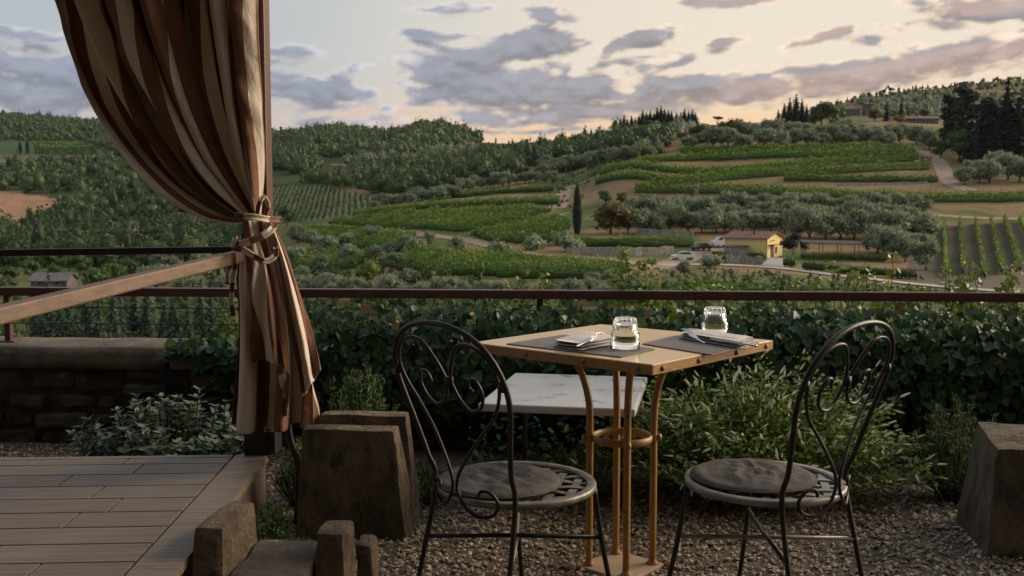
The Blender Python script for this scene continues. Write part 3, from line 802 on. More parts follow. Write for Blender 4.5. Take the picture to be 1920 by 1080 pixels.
woodland('woodland', LEFTW, 5000, 10.5, M_wood, 'green woods covering the far left hills', 520, 2300, skip=[PLOUGH, CLEARING, [(-200,292),(120,293),(205,288),(190,300),(60,312),(-200,305)]], px1=480)
PLOUGH2 = [(-400,350),(30,356),(132,378),(140,392),(80,428),(20,446),(-60,470),(-400,480)]
woodland('woodland', [[(-160,500),(470,505),(470,440),(330,440),(235,475),(140,400),(60,424),(-160,455)]], 800, 8, M_wood, 'broken woods below the ploughed field', 250, 620, skip=[PLOUGH2], px1=480, cover_n=130, leaf=.115)
MIDW = [[(560,345),(640,318),(700,300),(860,290),(960,285),(1060,270),(1250,262),(1260,285),(1120,302),(1000,318),(960,338),(860,350),(760,372),(700,362),(640,352)]]
woodland('woodland', MIDW, 800, 7, M_wood, 'bushy green woods in the middle of the valley', 340, 620, px0=540, px1=1290, cover_n=90, leaf=.13, skip=[FARM])
woodland('woodland', [[(900,275),(1060,262),(1200,250),(1280,246),(1280,262),(1060,275),(900,290)]], 260, 3.6, M_wood, 'green scrub along the middle skyline', 560, 900, px0=880, px1=1300)
woodland('olive_woodland', [[(640,300),(740,285),(860,270),(900,278),(860,292),(740,304),(660,318)]], 300, 5, M_olive, 'pale olive grove on the hill left of the middle woods', 480, 900, px0=600, px1=940)
woodland('olive_woodland', [[(1150,262),(1300,242),(1300,262),(1170,275)]], 150, 4.5, M_olive, 'olive plots under the conifer ridge', 400, 680, px0=1130, px1=1320)
woodland('scrubland', [[(1440,236),(1540,205),(1600,182),(1760,162),(1920,140),(2080,120),(2080,260),(1900,240),(1760,228),(1600,222)]], 900, 3.6, M_wood, 'grey green scrub on the far right ridge', 520, 1000, px0=1430, skip=[HILLFARM])
woodland('olive_woodland', [[(1560,215),(1600,195),(1760,175),(1900,190),(1900,230),(1700,225)]], 380, 4.2, M_olive, 'olive scrub on the slope behind the farm buildings', 520, 900, px0=1540, skip=[HILLFARM])
woodland('scrubland', [[(470,560),(540,440),(620,430),(800,470),(840,530),(1000,548),(1500,560),(1500,620),(470,660)]], 520, 1.5, M_broad, 'low green scrub on the near slope', 80, 260, px0=440, px1=1520, cover_n=36, leaf=.25)
woodland('scrubland', [[(1240,528),(1460,532),(1700,556),(1920,572),(1920,640),(1240,640)]], 260, 1.0, M_broad, 'weedy bank below the gravel road', 70, 170, px0=1200, cover_n=36, leaf=.25)
woodland('scrubland', [[(1250,508),(1420,508),(1560,524),(1700,540),(1860,556),(1860,575),(1250,560)], [(1500,505),(1700,516),(1760,530),(1500,508)]], 520, .55, M_broad, 'low weeds on the bank beside the gravel road', 90, 175, px0=1230, cover_n=14, leaf=.4)
woodland('scrubland', [[(-160,560),(470,560),(470,700),(-160,700)]], 420, 1.8, M_broad, 'undergrowth round the young spruces', 60, 200, px1=500, cover_n=36, leaf=.25)
woodland('scrubland', [[(1085,395),(1110,345),(1180,312),(1280,280),(1740,262),(1760,240),(1430,245),(1280,262),(1000,340),(1040,400)]], 240, 1.2, M_broad, 'tufts and bushes on the dry slope', 240, 480, px0=980, cover_n=36, leaf=.25)

# --- vine rows
def vine_row(P, label, group, mat=M_vine, h=2.15, w=.65, dens=None):
    P = np.asarray(P, float)
    seg = np.linalg.norm(np.diff(P[:, :2], axis=0), axis=1); L = seg.sum()
    Ym = P[:, 1].mean(); size = max(.24, Ym * .0015)
    n = int(L * (dens or 7.5 / size))
    if n < 6: return
    cs = np.concatenate([[0], np.cumsum(seg)])
    # the wires, canes and inner leaves: one continuous ragged hedge
    m = max(4, int(L / 1.3)); uc = np.linspace(0, L, m)
    X = np.interp(uc, cs, P[:, 0]); Y = np.interp(uc, cs, P[:, 1])
    hc = h * (.45 + .25 * rng.random(m)); wc = w * (.22 + .25 * rng.random(m))
    tx = np.gradient(X); ty = np.gradient(Y); tl = np.hypot(tx, ty) + 1e-9; nx_, ny_ = -ty / tl, tx / tl
    gz = ground_z(X, Y)
    sec = [(-.35, .16), (-1, .45), (-.8, .85), (0, 1.0), (.8, .85), (1, .45), (.35, .16)]
    V = np.concatenate([np.stack([X + nx_ * a * wc, Y + ny_ * a * wc, gz + b * hc], 1) for a, b in sec])
    K = len(sec)
    F = np.array([(a * m + i, a * m + i + 1, ((a + 1) % K) * m + i + 1, ((a + 1) % K) * m + i) for a in range(K) for i in range(m - 1)])
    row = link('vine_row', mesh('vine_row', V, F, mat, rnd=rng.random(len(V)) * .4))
    u = np.sort(rng.random(n)) * L
    X = np.interp(u, cs, P[:, 0]); Y = np.interp(u, cs, P[:, 1])
    X += rng.normal(0, w * .5, n); Y += rng.normal(0, w * .5, n)
    gap = vnoise(u * .55, np.full(n, Ym)) * 1.6 - .3
    z = (.30 + (h - .30) * rng.random(n) ** .7 * (.75 + .45 * gap))
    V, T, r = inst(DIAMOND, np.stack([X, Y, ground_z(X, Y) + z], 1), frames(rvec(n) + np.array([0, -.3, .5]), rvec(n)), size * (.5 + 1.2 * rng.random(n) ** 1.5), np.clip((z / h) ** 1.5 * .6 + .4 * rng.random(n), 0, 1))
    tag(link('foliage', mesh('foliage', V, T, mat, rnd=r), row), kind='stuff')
    return tag(row, label, 'vine row', group)
def terrace_row(pix, label, group, offs=(0, 2.5, 5.0, 7.5), **kw):
    P = catmull([hit(x, y) for x, y in pix], 10)
    for oi, o in enumerate(offs):
        Q = P.copy(); Q[:, 1] += o; Q[:, 0] *= Q[:, 1] / P[:, 1]
        vine_row(Q, ('front ', 'second ', 'third ', 'fourth ', 'rearmost ')[oi] + label, group, **kw)
terrace_row([(1275,290),(1400,288),(1560,286),(1700,284)], 'vine row of the topmost terrace below the hilltop olives', 'topmost terrace vines')
terrace_row([(1195,309),(1330,303),(1500,298),(1640,292),(1715,288)], 'vine row of the second terrace from the top', 'second terrace vines')
terrace_row([(1125,331),(1280,327),(1450,320),(1600,309),(1722,303)], 'vine row of the third terrace from the top', 'third terrace vines')
terrace_row([(1117,348),(1250,345),(1380,338),(1470,331),(1600,326),(1742,319)], 'vine row of the fourth terrace from the top', 'fourth terrace vines')
terrace_row([(1470,342),(1560,343),(1660,344),(1758,344)], 'vine row of the short terrace by the path end', 'short terrace vines', offs=(0, 2.5, 5))
terrace_row([(1190,364),(1320,366),(1460,368),(1620,376),(1760,381),(1940,379)], 'vine row of the long lowest terrace on the right', 'lowest terrace vines', offs=(0, 2.4, 4.8, 7.2, 9.6))
terrace_row([(847,371),(900,367),(960,363),(1038,359)], 'vine row on the uppermost middle terrace', 'uppermost middle vines', offs=(0, 2.3, 4.6))
terrace_row([(663,407),(760,397),(860,390),(960,386),(1046,385)], 'vine row on the second middle terrace', 'second middle vines', offs=(0, 2.3, 4.6, 6.9, 9.2))
terrace_row([(1074,464),(1130,465),(1200,466),(1300,466)], 'vine row on the terrace above the dry stone wall', 'vines above the dry stone wall', offs=(0, 2.2, 4.4))
def block(poly, label, group, step=3.0, ang=0.0, mat=M_vine, **kw):
    """parallel rows filling a field outlined in the photo"""
    Q = np.array([hit(x, y)[:2] for x, y in poly])
    c, s = math.cos(ang), math.sin(ang)
    U = np.stack([Q[:, 0] * c + Q[:, 1] * s, -Q[:, 0] * s + Q[:, 1] * c], 1)
    v = U[:, 1].min() + step * .5
    while v < U[:, 1].max():
        xs = []
        for i in range(len(U)):
            a, b = U[i], U[(i + 1) % len(U)]
            if (a[1] > v) != (b[1] > v): xs.append(a[0] + (b[0] - a[0]) * (v - a[1]) / (b[1] - a[1]))
        xs.sort()
        for a, b in zip(xs[::2], xs[1::2]):
            if b - a < 3: continue
            uu = np.linspace(a, b, max(3, int((b - a) / 4)))
            X = uu * c - v * s; Y = uu * s + v * c
            vine_row(np.stack([X, Y, X * 0], 1), label, group, mat, **kw)
        v += step
block([(600,420),(690,410),(800,402),(1000,395),(1035,400),(960,420),(868,440),(780,433)], 'vine row in the block between two brown tracks', 'vines between the tracks', 3.1)
block([(878,444),(960,428),(1052,408),(1070,424),(1062,448),(1005,464),(925,458)], 'vine row in the block left of the lone cypress', 'vines left of the cypress', 3.1)
block([(545,432),(640,430),(780,446),(770,464),(700,470),(600,462),(548,450)], 'vine row in the block under the track beside the curtain', 'vines beside the curtain', 3.1)
block([(690,496),(790,478),(900,484),(1000,492),(1180,505),(1160,530),(1000,528),(820,520)], 'vine row in the lower block below the stone terrace', 'vines in the lower block', 3.1)
block([(550,475),(640,478),(700,486),(650,510),(552,505)], 'vine row in the broken plot under the curtain strap', 'vines under the strap', 2.8)
block([(1440,545),(1560,556),(1560,568),(1250,556),(1260,538)], 'vine row on the bank under the gravel road', 'vines under the gravel road', 3.2, h=1.4, dens=10)
stripes = [(468, 2.0)]
P0 = [hit(x, y) for x, y in [(480,350),(615,350),(650,363),(716,373),(722,386),(660,402),(600,412),(480,418)]]
block([(480,351),(615,350),(650,363),(716,373),(722,386),(660,402),(600,412),(480,418)], 'thin pale vine row of the striped vineyard beside the post', 'striped vineyard rows', 2.5, math.radians(99), M_hedge, h=1.1, w=.75, dens=4.0)
block([(250,452),(330,402),(365,402),(395,412),(440,430),(380,440),(300,440)], 'pale vine row of the small striped vineyard on the left', 'small striped vineyard rows', 2.8, math.radians(103), M_hedge, h=1.1, w=.75, dens=4.0)
block([(60,268),(150,266),(178,275),(200,287),(120,291),(66,290)], 'vine row in the far clearing on the left hills', 'far clearing vines', 9, 0.1, M_vine, dens=.6)
for (xa, ya, xb, yb) in [(1770,424,1774,522), (1799,424,1806,517), (1828,421,1846,525), (1857,419,1878,516), (1883,418,1913,510), (1911,416,1948,505), (1740,432,1736,500)]:
    P = catmull([hit(xa + (xb - xa) * f_, ya + (yb - ya) * f_) for f_ in np.linspace(0, 1, 6)], 6)
    if xa != 1740: vine_row(P, {1770: 'leftmost', 1799: 'second', 1828: 'third', 1857: 'fourth', 1883: 'fifth', 1911: 'rightmost'}[xa] + ' tall vine row running downhill in the bare right plot', 'vines in the bare right plot', h=2.1, w=.38, dens=26)
# ------------------------------------------------------------------ far buildings, walls, cars, poles
M_yellow_wall = pm('yellow_render', (.80, .60, .24), (.72, .54, .21), rough=.9, scale=1.2)
M_rooftile = pm('roof_tile', (.20, .10, .065), (.13, .075, .055), rough=.9, scale=2.5, stretch=(1, 1, 1), bump=.05, bscale=6)
M_oldroof = pm('old_roof_tile', (.17, .125, .10), (.11, .085, .075), rough=.95, scale=1.5)
M_greyroof = pm('grey_roof', (.16, .15, .15), (.11, .105, .105), rough=.9, scale=1.2)
M_farstone = pm('far_stone', (.34, .30, .245), (.20, .175, .14), rough=.95, scale=1.6, bump=.08, bscale=3, spots=((.36, .33, .29, 1), 2.4, .58))
M_farstone_dark = pm('far_dark_stone', (.17, .145, .12), (.10, .085, .07), rough=.95, scale=1.2)
M_doorbrown = pm('brown_door', (.10, .055, .035), (.07, .04, .03), rough=.7)
M_glassdark = pm('dark_pane', (.02, .022, .025), (.03, .03, .035), rough=.15)
M_metaldark = pm('dark_sheet', (.035, .034, .036), (.05, .047, .047), rough=.75, scale=2)
M_pole = pm('weathered_pole', (.30, .28, .25), (.22, .20, .18), rough=.9)
M_cream_wall = pm('cream_render', (.50, .43, .33), (.42, .36, .28), rough=.9, scale=1)
def gable_house(px, py, L, Wd, hw, hr, rot, wallm, roofm, label, wins=(), door=None, chim=None, ymin=90, ymax=2500, over=.45, base=2.0, name='farmhouse'):
    """origin at the near corner; long side runs along local +x, gable along local +y"""
    x, y, z = hit(px, py, ymin, ymax)
    e = empty(name, (x, y, z), rot); tag(e, label, 'house')
    V = [(0,0,-base),(L,0,-base),(L,Wd,-base),(0,Wd,-base),(0,0,hw),(L,0,hw),(L,Wd,hw),(0,Wd,hw),(0,Wd/2,hw+hr),(L,Wd/2,hw+hr)]
    F = [[0,1,5,4],[2,3,7,6],[1,2,6,9,5],[3,0,4,8,7],[0,3,2,1]]
    link('wall', mesh('wall', V, F, wallm), e)
    sl = hr / (Wd / 2); parts = []
    for sgn in (0, 1):
        ya, yb = (-over, Wd / 2) if sgn == 0 else (Wd + over, Wd / 2)
        za = hw - over * sl; zb = hw + hr; th = .16
        Vr = [(-over,ya,za),(L+over,ya,za),(L+over,yb,zb),(-over,yb,zb)]
        Vr += [(a, b, c + th) for a, b, c in Vr]
        parts.append((Vr, [[0,1,2,3],[4,7,6,5],[0,4,5,1],[1,5,6,2],[2,6,7,3],[3,7,4,0]]))
    V, F = join(parts); rf = link('roof', mesh('roof', V, F, roofm), e)
    if chim:
        cx, cy = chim; zc = hw + hr * (1 - abs(cy - Wd / 2) / (Wd / 2))
        V, F = join([box(cx-.22, cx+.22, cy-.22, cy+.22, zc-.2, zc+.75), box(cx-.3, cx+.3, cy-.3, cy+.3, zc+.75, zc+.85)])
        link('chimney', mesh('chimney', V, F, M_farstone_dark), rf)
    for (side, u, zz, w, h_) in wins:
        if side == 'x': b, p = box(u-w/2-.06, u+w/2+.06, -.05, .02, zz-.06, zz+h_+.06), box(u-w/2, u+w/2, -.07, .0, zz, zz+h_)
        else: b, p = box(-.05, .02, u-w/2-.06, u+w/2+.06, zz-.06, zz+h_+.06), box(-.07, .0, u-w/2, u+w/2, zz, zz+h_)
        wf = link('window', mesh('window', *b, M_farstone), e); link('pane', mesh('pane', *p, M_glassdark), wf)
    if door:
        side, u, w, h_ = door
        b = box(u-w/2, u+w/2, -.08, .0, -.1, h_) if side == 'x' else box(-.08, .0, u-w/2, u+w/2, -.1, h_)
        link('door', mesh('door', *b, M_doorbrown), e)
    return e
yh = gable_house(1437, 486, 8.0, 9.0, 3.7, 1.05, math.radians(180 - 33), M_yellow_wall, M_rooftile, 'yellow rendered house with brown tiled roof by the gravel road', chim=(3.2, 2.6), base=2.5)
# its gable faces right: mirror the long side so that the house runs back to the left
yh.scale = (1, -1, 1)
for u, zz, w, h_ in [(2.0, 3.05, .5, .22), (3.0, 3.15, .5, .22), (4.0, 3.15, .5, .22)]:
    link('vent', mesh('vent', *box(-.07, .0, u-w/2, u+w/2, zz, zz+h_), M_doorbrown), yh)
link('door', mesh('door', *box(-.09, .0, 2.3, 3.9, -.3, 2.35), M_doorbrown), yh)
link('porch', mesh('porch', *box(-1.0, -.005, 1.0, 4.6, 2.45, 2.57), M_rooftile), yh)
link('drainpipe', mesh('drainpipe', *tube([(-.07, -.07, -.5), (-.07, -.07, 3.6)], .06, 6), M_doorbrown), yh)
link('window', mesh('window', *box(-.07, .0, 4.8, 5.7, .9, 2.1), M_glassdark), yh)
def solid(name, px, py, L, Wd, h, rot, mat, label, catg, parts=(), base=1.5, ymin=90, lump=0):
    x, y, z = hit(px, py, ymin)
    V, F = box(0, L, 0, Wd, -base, h)
    o = link(name, mesh(name, V, F, mat)); o.location = (x, y, z); o.rotation_euler = (0, 0, rot)
    return tag(o, label, catg)
gable_house(1403, 484, 3.9, 3.4, 2.0, .18, math.radians(180 - 5), M_farstone, M_farstone_dark, 'small grey stone outbuilding in front of the yellow house', base=2, over=.1, name='stone_shed').scale = (1, -1, 1)
def drywall(name, pix, h, th, label):
    """long dry stone wall following the ground, with an uneven top"""
    P = catmull([hit(x, y) for x, y in pix], 8); n = len(P)
    T = np.gradient(P, axis=0)[:, :2]; T /= np.linalg.norm(T, axis=1)[:, None]; N = np.stack([-T[:, 1], T[:, 0]], 1)
    hh = h * (.85 + .3 * rng.random(n)); parts = []
    r = []
    for o, zz in ((-.5, 0), (-.42, 1), (.42, 1), (.5, 0)):
        j = th * o + rng.normal(0, .05, n)
        X = P[:, 0] + N[:, 0] * j; Y = P[:, 1] + N[:, 1] * j
        r.append(np.stack([X, Y, P[:, 2] - .6 + (hh + .6) * zz], 1))
    V = np.concatenate(r)
    F = [[a * n + i, a * n + i + 1, (a + 1) * n + i + 1, (a + 1) * n + i] for a in range(3) for i in range(n - 1)]
    F += [[0, n, 2 * n, 3 * n], [n - 1, 4 * n - 1, 3 * n - 1, 2 * n - 1]]
    return tag(link(name, mesh(name, V, F, M_farstone)), label, 'wall')
drywall('dry_stone_wall', [(1062,479),(1110,480),(1180,480),(1262,477)], 1.5, .6, 'long grey dry stone wall above the dirt track')
drywall('dry_stone_wall', [(1195,440),(1240,443),(1300,446)], 1.3, .6, 'short dry stone wall at the foot of the olive grove')
drywall('dry_stone_wall', [(1360,494),(1395,495),(1430,496)], 1.3, .5, 'low stone wall along the road below the outbuilding')
drywall('dry_stone_wall', [(1570,349),(1640,347),(1740,345)], .7, .5, 'pale low wall in the terraces near the path')
solid('wooden_gate', 1334, 494, 1.3, .12, 2.0, 0, M_doorbrown, 'dark wooden gate beside the stone outbuilding', 'gate')
def far_hedge(name, pix, h, w, label, mat=None):
    P = catmull([hit(x, y) for x, y in pix], 10); n = len(P)
    seg = np.linalg.norm(np.diff(P[:, :2], axis=0), axis=1); L = seg.sum(); cs = np.concatenate([[0], np.cumsum(seg)])
    e = empty(name, tuple(P[0])); tag(e, label, 'hedge')
    off = P[0]
    m = max(4, int(L / .35)); u = np.linspace(0, L, m)
    lob = [(np.interp(q, cs, P[:, 0]) - off[0], np.interp(q, cs, P[:, 1]) - off[1], float(np.interp(q, cs, P[:, 2])) - off[2] + h * .5, .62, w * .6, h * .55) for q in u]
    V, T, r = leaf_cloud(lob, int(L * 90), .24, shell=.7)
    tag(link('foliage', mesh('foliage', V, T, mat or M_hedge, rnd=r), e), kind='stuff')
    V, F = tube([(0, 0, -.3), (0, 0, h * .5)], .05, 5); link('stem', mesh('stem', V, F, M_bark), e)
far_hedge('hedge', [(1508,507),(1535,510),(1560,512)], 1.5, 1.2, 'clipped green hedge below the carport, left piece')
far_hedge('hedge', [(1565,513),(1610,517),(1660,520)], 1.4, 1.2, 'clipped green hedge below the carport, middle piece')
far_hedge('hedge', [(1668,521),(1695,523),(1715,524)], 1.5, 1.2, 'clipped green hedge below the carport, right piece')
far_hedge('hedge', [(1407,485),(1430,486)], 1.3, .8, 'bright clipped hedge against the yellow wall')
far_hedge('hedge', [(1472,502),(1488,503)], 1.8, .8, 'dark clipped hedge at the right of the paved yard')
far_hedge('hedge', [(1000,463),(1026,460)], 1.6, 1.2, 'small square hedge left of the cypress foot')
far_hedge('hedge', [(1345,494),(1368,493)], 1.9, 1.6, 'rounded bush in front of the stone outbuilding')
far_hedge('vine_pergola', [(1505,487),(1560,488),(1610,490),(1660,492)], 1.5, 1.6, 'leafy vine pergola in front of the carport', M_vine)
def carport():
    x, y, z = hit(1508, 484)
    e = empty('carport', (x, y, z), math.radians(-4)); tag(e, 'open carport with flat dark sheet roof beside the yellow house', 'carport')
    V = [(-.3,0,2.75),(10.5,0,2.45),(10.9,3.4,2.95),(-.3,3.4,3.2)]; V += [(a, b, c + .14) for a, b, c in V]
    link('roof', mesh('roof', V, [[0,3,2,1],[4,5,6,7],[0,1,5,4],[1,2,6,5],[2,3,7,6],[3,0,4,7]], M_metaldark), e)
    for px_ in (0.2, 3.4, 6.8, 10.0):
        for yy in (.25, 3.1):
            link('post', mesh('post', *tube([(px_, yy, -1), (px_, yy, 2.7)], .07, 6), M_metaldark), e)
carport()
def car(px, py, rot, paint_c, label, van=False, ymin=90):
    x, y, z = hit(px, py, ymin)
    e = empty('parked_car', (x, y, z + .14), rot); tag(e, label, 'car')
    mp = pm('car_paint', paint_c, tuple(v * .9 for v in paint_c), rough=.3, spec=.6)
    if van: prof_ = [(-2.2,.35),(-2.25,.9),(-2.0,1.15),(-1.3,1.35),(-.7,2.0),(2.1,2.05),(2.25,1.9),(2.28,.4)]; gl = [(-1.25,1.38),(-.72,1.93),(-.1,1.95),(-.1,1.38)]
    else: prof_ = [(-1.95,.32),(-2.0,.62),(-1.85,.80),(-1.0,.93),(-.35,1.40),(.9,1.45),(1.65,1.05),(1.92,.98),(1.97,.4)]; gl = [(-.92,.96),(-.33,1.36),(.88,1.40),(1.5,1.05),(1.3,.97)]
    def ext(pr, wtop, wbot, y0=1.0):
        V, n = [], len(pr)
        zm = max(p[1] for p in pr)
        for s_ in (-1, 1):
            for (a, b) in pr:
                w = wbot + (wtop - wbot) * max(0, (b - .9)) / max(.01, zm - .9)
                V.append((a, s_ * w, b))
        F = [list(range(n))[::-1], [n + i for i in range(n)]] + [[i, (i + 1) % n, n + (i + 1) % n, n + i] for i in range(n)]
        return V, F
    b = link('body', mesh('body', *ext(prof_, .66, .84), mp), e); bevel(b, .08, 2)
    link('side_windows', mesh('side_windows', *ext(gl, .685, .845), M_glassdark), e)
    if not van:
        V = [(-1.0,-.66,.965),(-.37,-.55,1.405),(-.37,.55,1.405),(-1.0,.66,.965),(-.98,-.66,.90),(-.3,-.55,1.34),(-.3,.55,1.34),(-.98,.66,.90)]
        link('windscreen', mesh('windscreen', [(a-.035, b_, c+.02) for a, b_, c in V], [[0,1,2,3],[4,7,6,5],[0,4,5,1],[1,5,6,2],[2,6,7,3],[3,7,4,0]], M_glassdark), e)
    wm = pm('tyre', (.02, .02, .02), rough=.9); rm = pm('wheel_rim', (.4, .4, .4), rough=.4, metal=.8)
    for wx in (-1.25, 1.25):
        for s_ in (-1, 1):
            V, F = lathe([(.10,-.1),(.31,-.1),(.32,0),(.31,.1),(.10,.1)], 14)
            w = link('wheel', mesh('wheel', V[:, [0, 2, 1]] + np.array([wx, s_ * .78, .17]), F, wm, smooth=True), e)
            V, F = lathe([(.0,-.105),(.18,-.105),(.18,.105),(.0,.105)], 10)
            link('rim', mesh('rim', V[:, [0, 2, 1]] + np.array([wx, s_ * .78, .17]), F, rm), w)
    for s_ in (-1, 1):
        link('headlight', mesh('headlight', *box(-2.0, -1.84, s_ * .66 - .15, s_ * .66 + .15, .62, .76), rm), e)
    return e
car(1280, 489, math.radians(8), (.72, .74, .74), 'white hatchback parked on the track below the dark car')
car(1315, 471, math.radians(28), (.02, .022, .028), 'black car parked on the sloping yard above the white car')
car(1352, 465, math.radians(25), (.55, .58, .60), 'pale van half hidden behind the yellow house', van=True)
def pole(px, py, hpx, label, ymin=90, r=.09):
    x, y, z = hit(px, py, ymin); h = hpx * y / FPX
    e = empty('utility_pole', (x, y, z)); tag(e, label, 'pole')
    link('shaft', mesh('shaft', *tube([(0, 0, -.5), (0, 0, h)], [r, r * .7], 7), M_pole), e)
    link('crossarm', mesh('crossarm', *box(-.5, .5, -.05, .05, h - .5, h - .38), M_pole), e)
pole(663, 362, 28, 'thin pale utility pole in the valley woods', r=.16)
pole(1309, 384, 62, 'tall pale utility pole below the vine terraces', r=.08)
pole(1722, 330, 52, 'thin utility pole beside the small hut', r=.08)
M_bricky = pm('ochre_stone', (.36, .25, .16), (.25, .17, .12), rough=.95, scale=1)
gable_house(622, 326, 9, 6, 5.2, 1.4, math.radians(12), M_bricky, M_oldroof, 'old stone farmhouse with lit ochre walls among valley trees', wins=[('x', 2.5, 2.6, .9, 1.1), ('x', 5.5, 2.6, .9, 1.1), ('x', 4, .6, 1, 1.3)], ymin=500)
gable_house(686, 327, 8, 6, 3.6, 1.3, math.radians(-8), M_bricky, M_oldroof, 'low reddish roofed house right of the valley farmhouse', wins=[('x', 2.5, 1.2, .9, 1.0)], ymin=450)
gable_house(1586, 219, 9, 6, 4.4, 1.6, math.radians(10), M_farstone_dark, M_oldroof, 'dark stone hilltop farmhouse under the far ridge', wins=[('x', 2, 1.2, .8, 1), ('x', 5, 1.2, .8, 1)], ymin=380, chim=(2, 3))
gable_house(1622, 217, 4.2, 4.2, 6.6, .5, math.radians(5), M_farstone_dark, M_oldroof, 'short square tower of the hilltop farmhouse', wins=[('x', 2.1, 3.9, 1.6, 1.5)], ymin=380, name='farm_tower')
gable_house(1702, 230, 15, 7, 2.0, 1.3, math.radians(2), M_farstone_dark, M_oldroof, 'long low farm building with a brown roof behind the olives', wins=[('x', 3, .5, .9, .9), ('x', 8, .5, .9, .9), ('x', 12, .5, .9, .9)], ymin=380, over=.7)
gable_house(1733, 305, 2.8, 2.4, 1.7, .5, math.radians(5), M_bricky, M_rooftile, 'tiny tiled hut beside the climbing path', ymin=200, name='hut', over=.25, door=('x', 1.4, 1.0, 1.3))
solid('stone_tank', 1716, 306, 2.0, 1.8, 1.0, .05, M_cream_wall, 'low pale tank beside the tiny hut', 'tank', ymin=200)
gable_house(58, 540, 8.0, 6, 1.7, 1.4, math.radians(3), M_farstone_dark, M_greyroof, 'low house with grey roof in the left hollow', wins=[('x', 2, .8, .8, .9), ('x', 6, .8, .8, .9)], ymin=120, over=.5)
# ------------------------------------------------------------------ terrace ground, wall, railing, deck, stones
M_soil = pm('gravel_soil', (.15, .115, .08), (.09, .07, .05), rough=.95, scale=14, bump=.01, bscale=60)
M_stone = pm('rubble_stone', (.085, .068, .050), (.038, .032, .026), rough=.92, scale=7, bump=.012, bscale=30, objvar=.35, spots=((.17, .15, .12, 1), 9, .62))
M_mortar = pm('mortar', (.055, .048, .04), (.035, .03, .026), rough=.95, scale=20, bump=.01)
M_coping = pm('coping_concrete', (.17, .135, .10), (.095, .078, .06), rough=.95, scale=9, bump=.008, bscale=70, spots=((.30, .25, .19, 1), 6, .60))
M_block = pm('sandstone', (.25, .185, .11), (.12, .088, .054), rough=.92, scale=6, bump=.045, bscale=22, objvar=.12, spots=((.07, .058, .04, 1), 11, .58))
M_block_chis = pm('chiselled_sandstone', (.21, .158, .10), (.10, .075, .05), rough=.92, scale=5, stretch=(1.6, 1.6, .8), bump=.05, bscale=20, spots=((.05, .052, .03, 1), 8, .52))
M_rail = pm('oxide_steel', (.115, .045, .035), (.075, .032, .028), rough=.42, scale=12, metal=.0, spec=.5, spots=((.20, .10, .06, 1), 40, .66))
M_black = pm('black_iron', (.018, .017, .017), (.03, .027, .024), rough=.45, scale=30, spec=.5)
M_hand = pm('handrail_wood', (.17, .108, .068), (.115, .072, .046), rough=.5, scale=10, stretch=(1, 1, 6), bump=.001, bscale=90)
def plank_mat():
    m, t, b = new_mat('grey_decking')
    co = t.node('ShaderNodeTexCoord').outputs['Object']; oi = t.node('ShaderNodeObjectInfo')
    off = t.vm('SCALE', (13.1, 7.7, 3.3)); t.l.new(oi.outputs['Random'], off.node.inputs[3])
    v = t.vm('ADD', co, off)
    g = t.noise(t.vm('MULTIPLY', v, (2.2, 46, 46)), 1.6, 7, .65)
    w = t.noise(v, 2.6, 4, .6); rust = t.noise(t.vm('MULTIPLY', v, (1, 2.2, 1)), 3.1, 5, .6)
    col = t.mix(t.ss(g, .3, .7), (.225, .168, .115, 1), (.12, .088, .06, 1))
    col = t.mix(t.ss(w, .45, .75, 0, .45), col, (.12, .11, .10, 1))
    col = t.mix(t.ss(rust, .57, .70, 0, .8), col, (.24, .125, .05, 1))
    col = t.mix(1.0, col, t.m('ADD', t.m('MULTIPLY', oi.outputs['Random'], .35), .82), 'MULTIPLY')
    t.put(b.inputs['Base Color'], col)
    t.put(b.inputs['Roughness'], t.m('ADD', t.m('MULTIPLY', w, .25), .40))
    bn = t.node('ShaderNodeBump'); bn.inputs['Distance'].default_value = .0015; t.l.new(g, bn.inputs['Height']); t.l.new(bn.outputs[0], b.inputs['Normal'])
    return m
M_plank = plank_mat()
o = link('gravel_ground', mesh('gravel_ground', [(-9, -6, 0), (9, -6, 0), (9, 5.3, 0), (-9, 5.3, 0)], [[0, 1, 2, 3]], M_soil))
tag(o, 'dark gravelled ground of the terrace', 'ground', kind='structure')
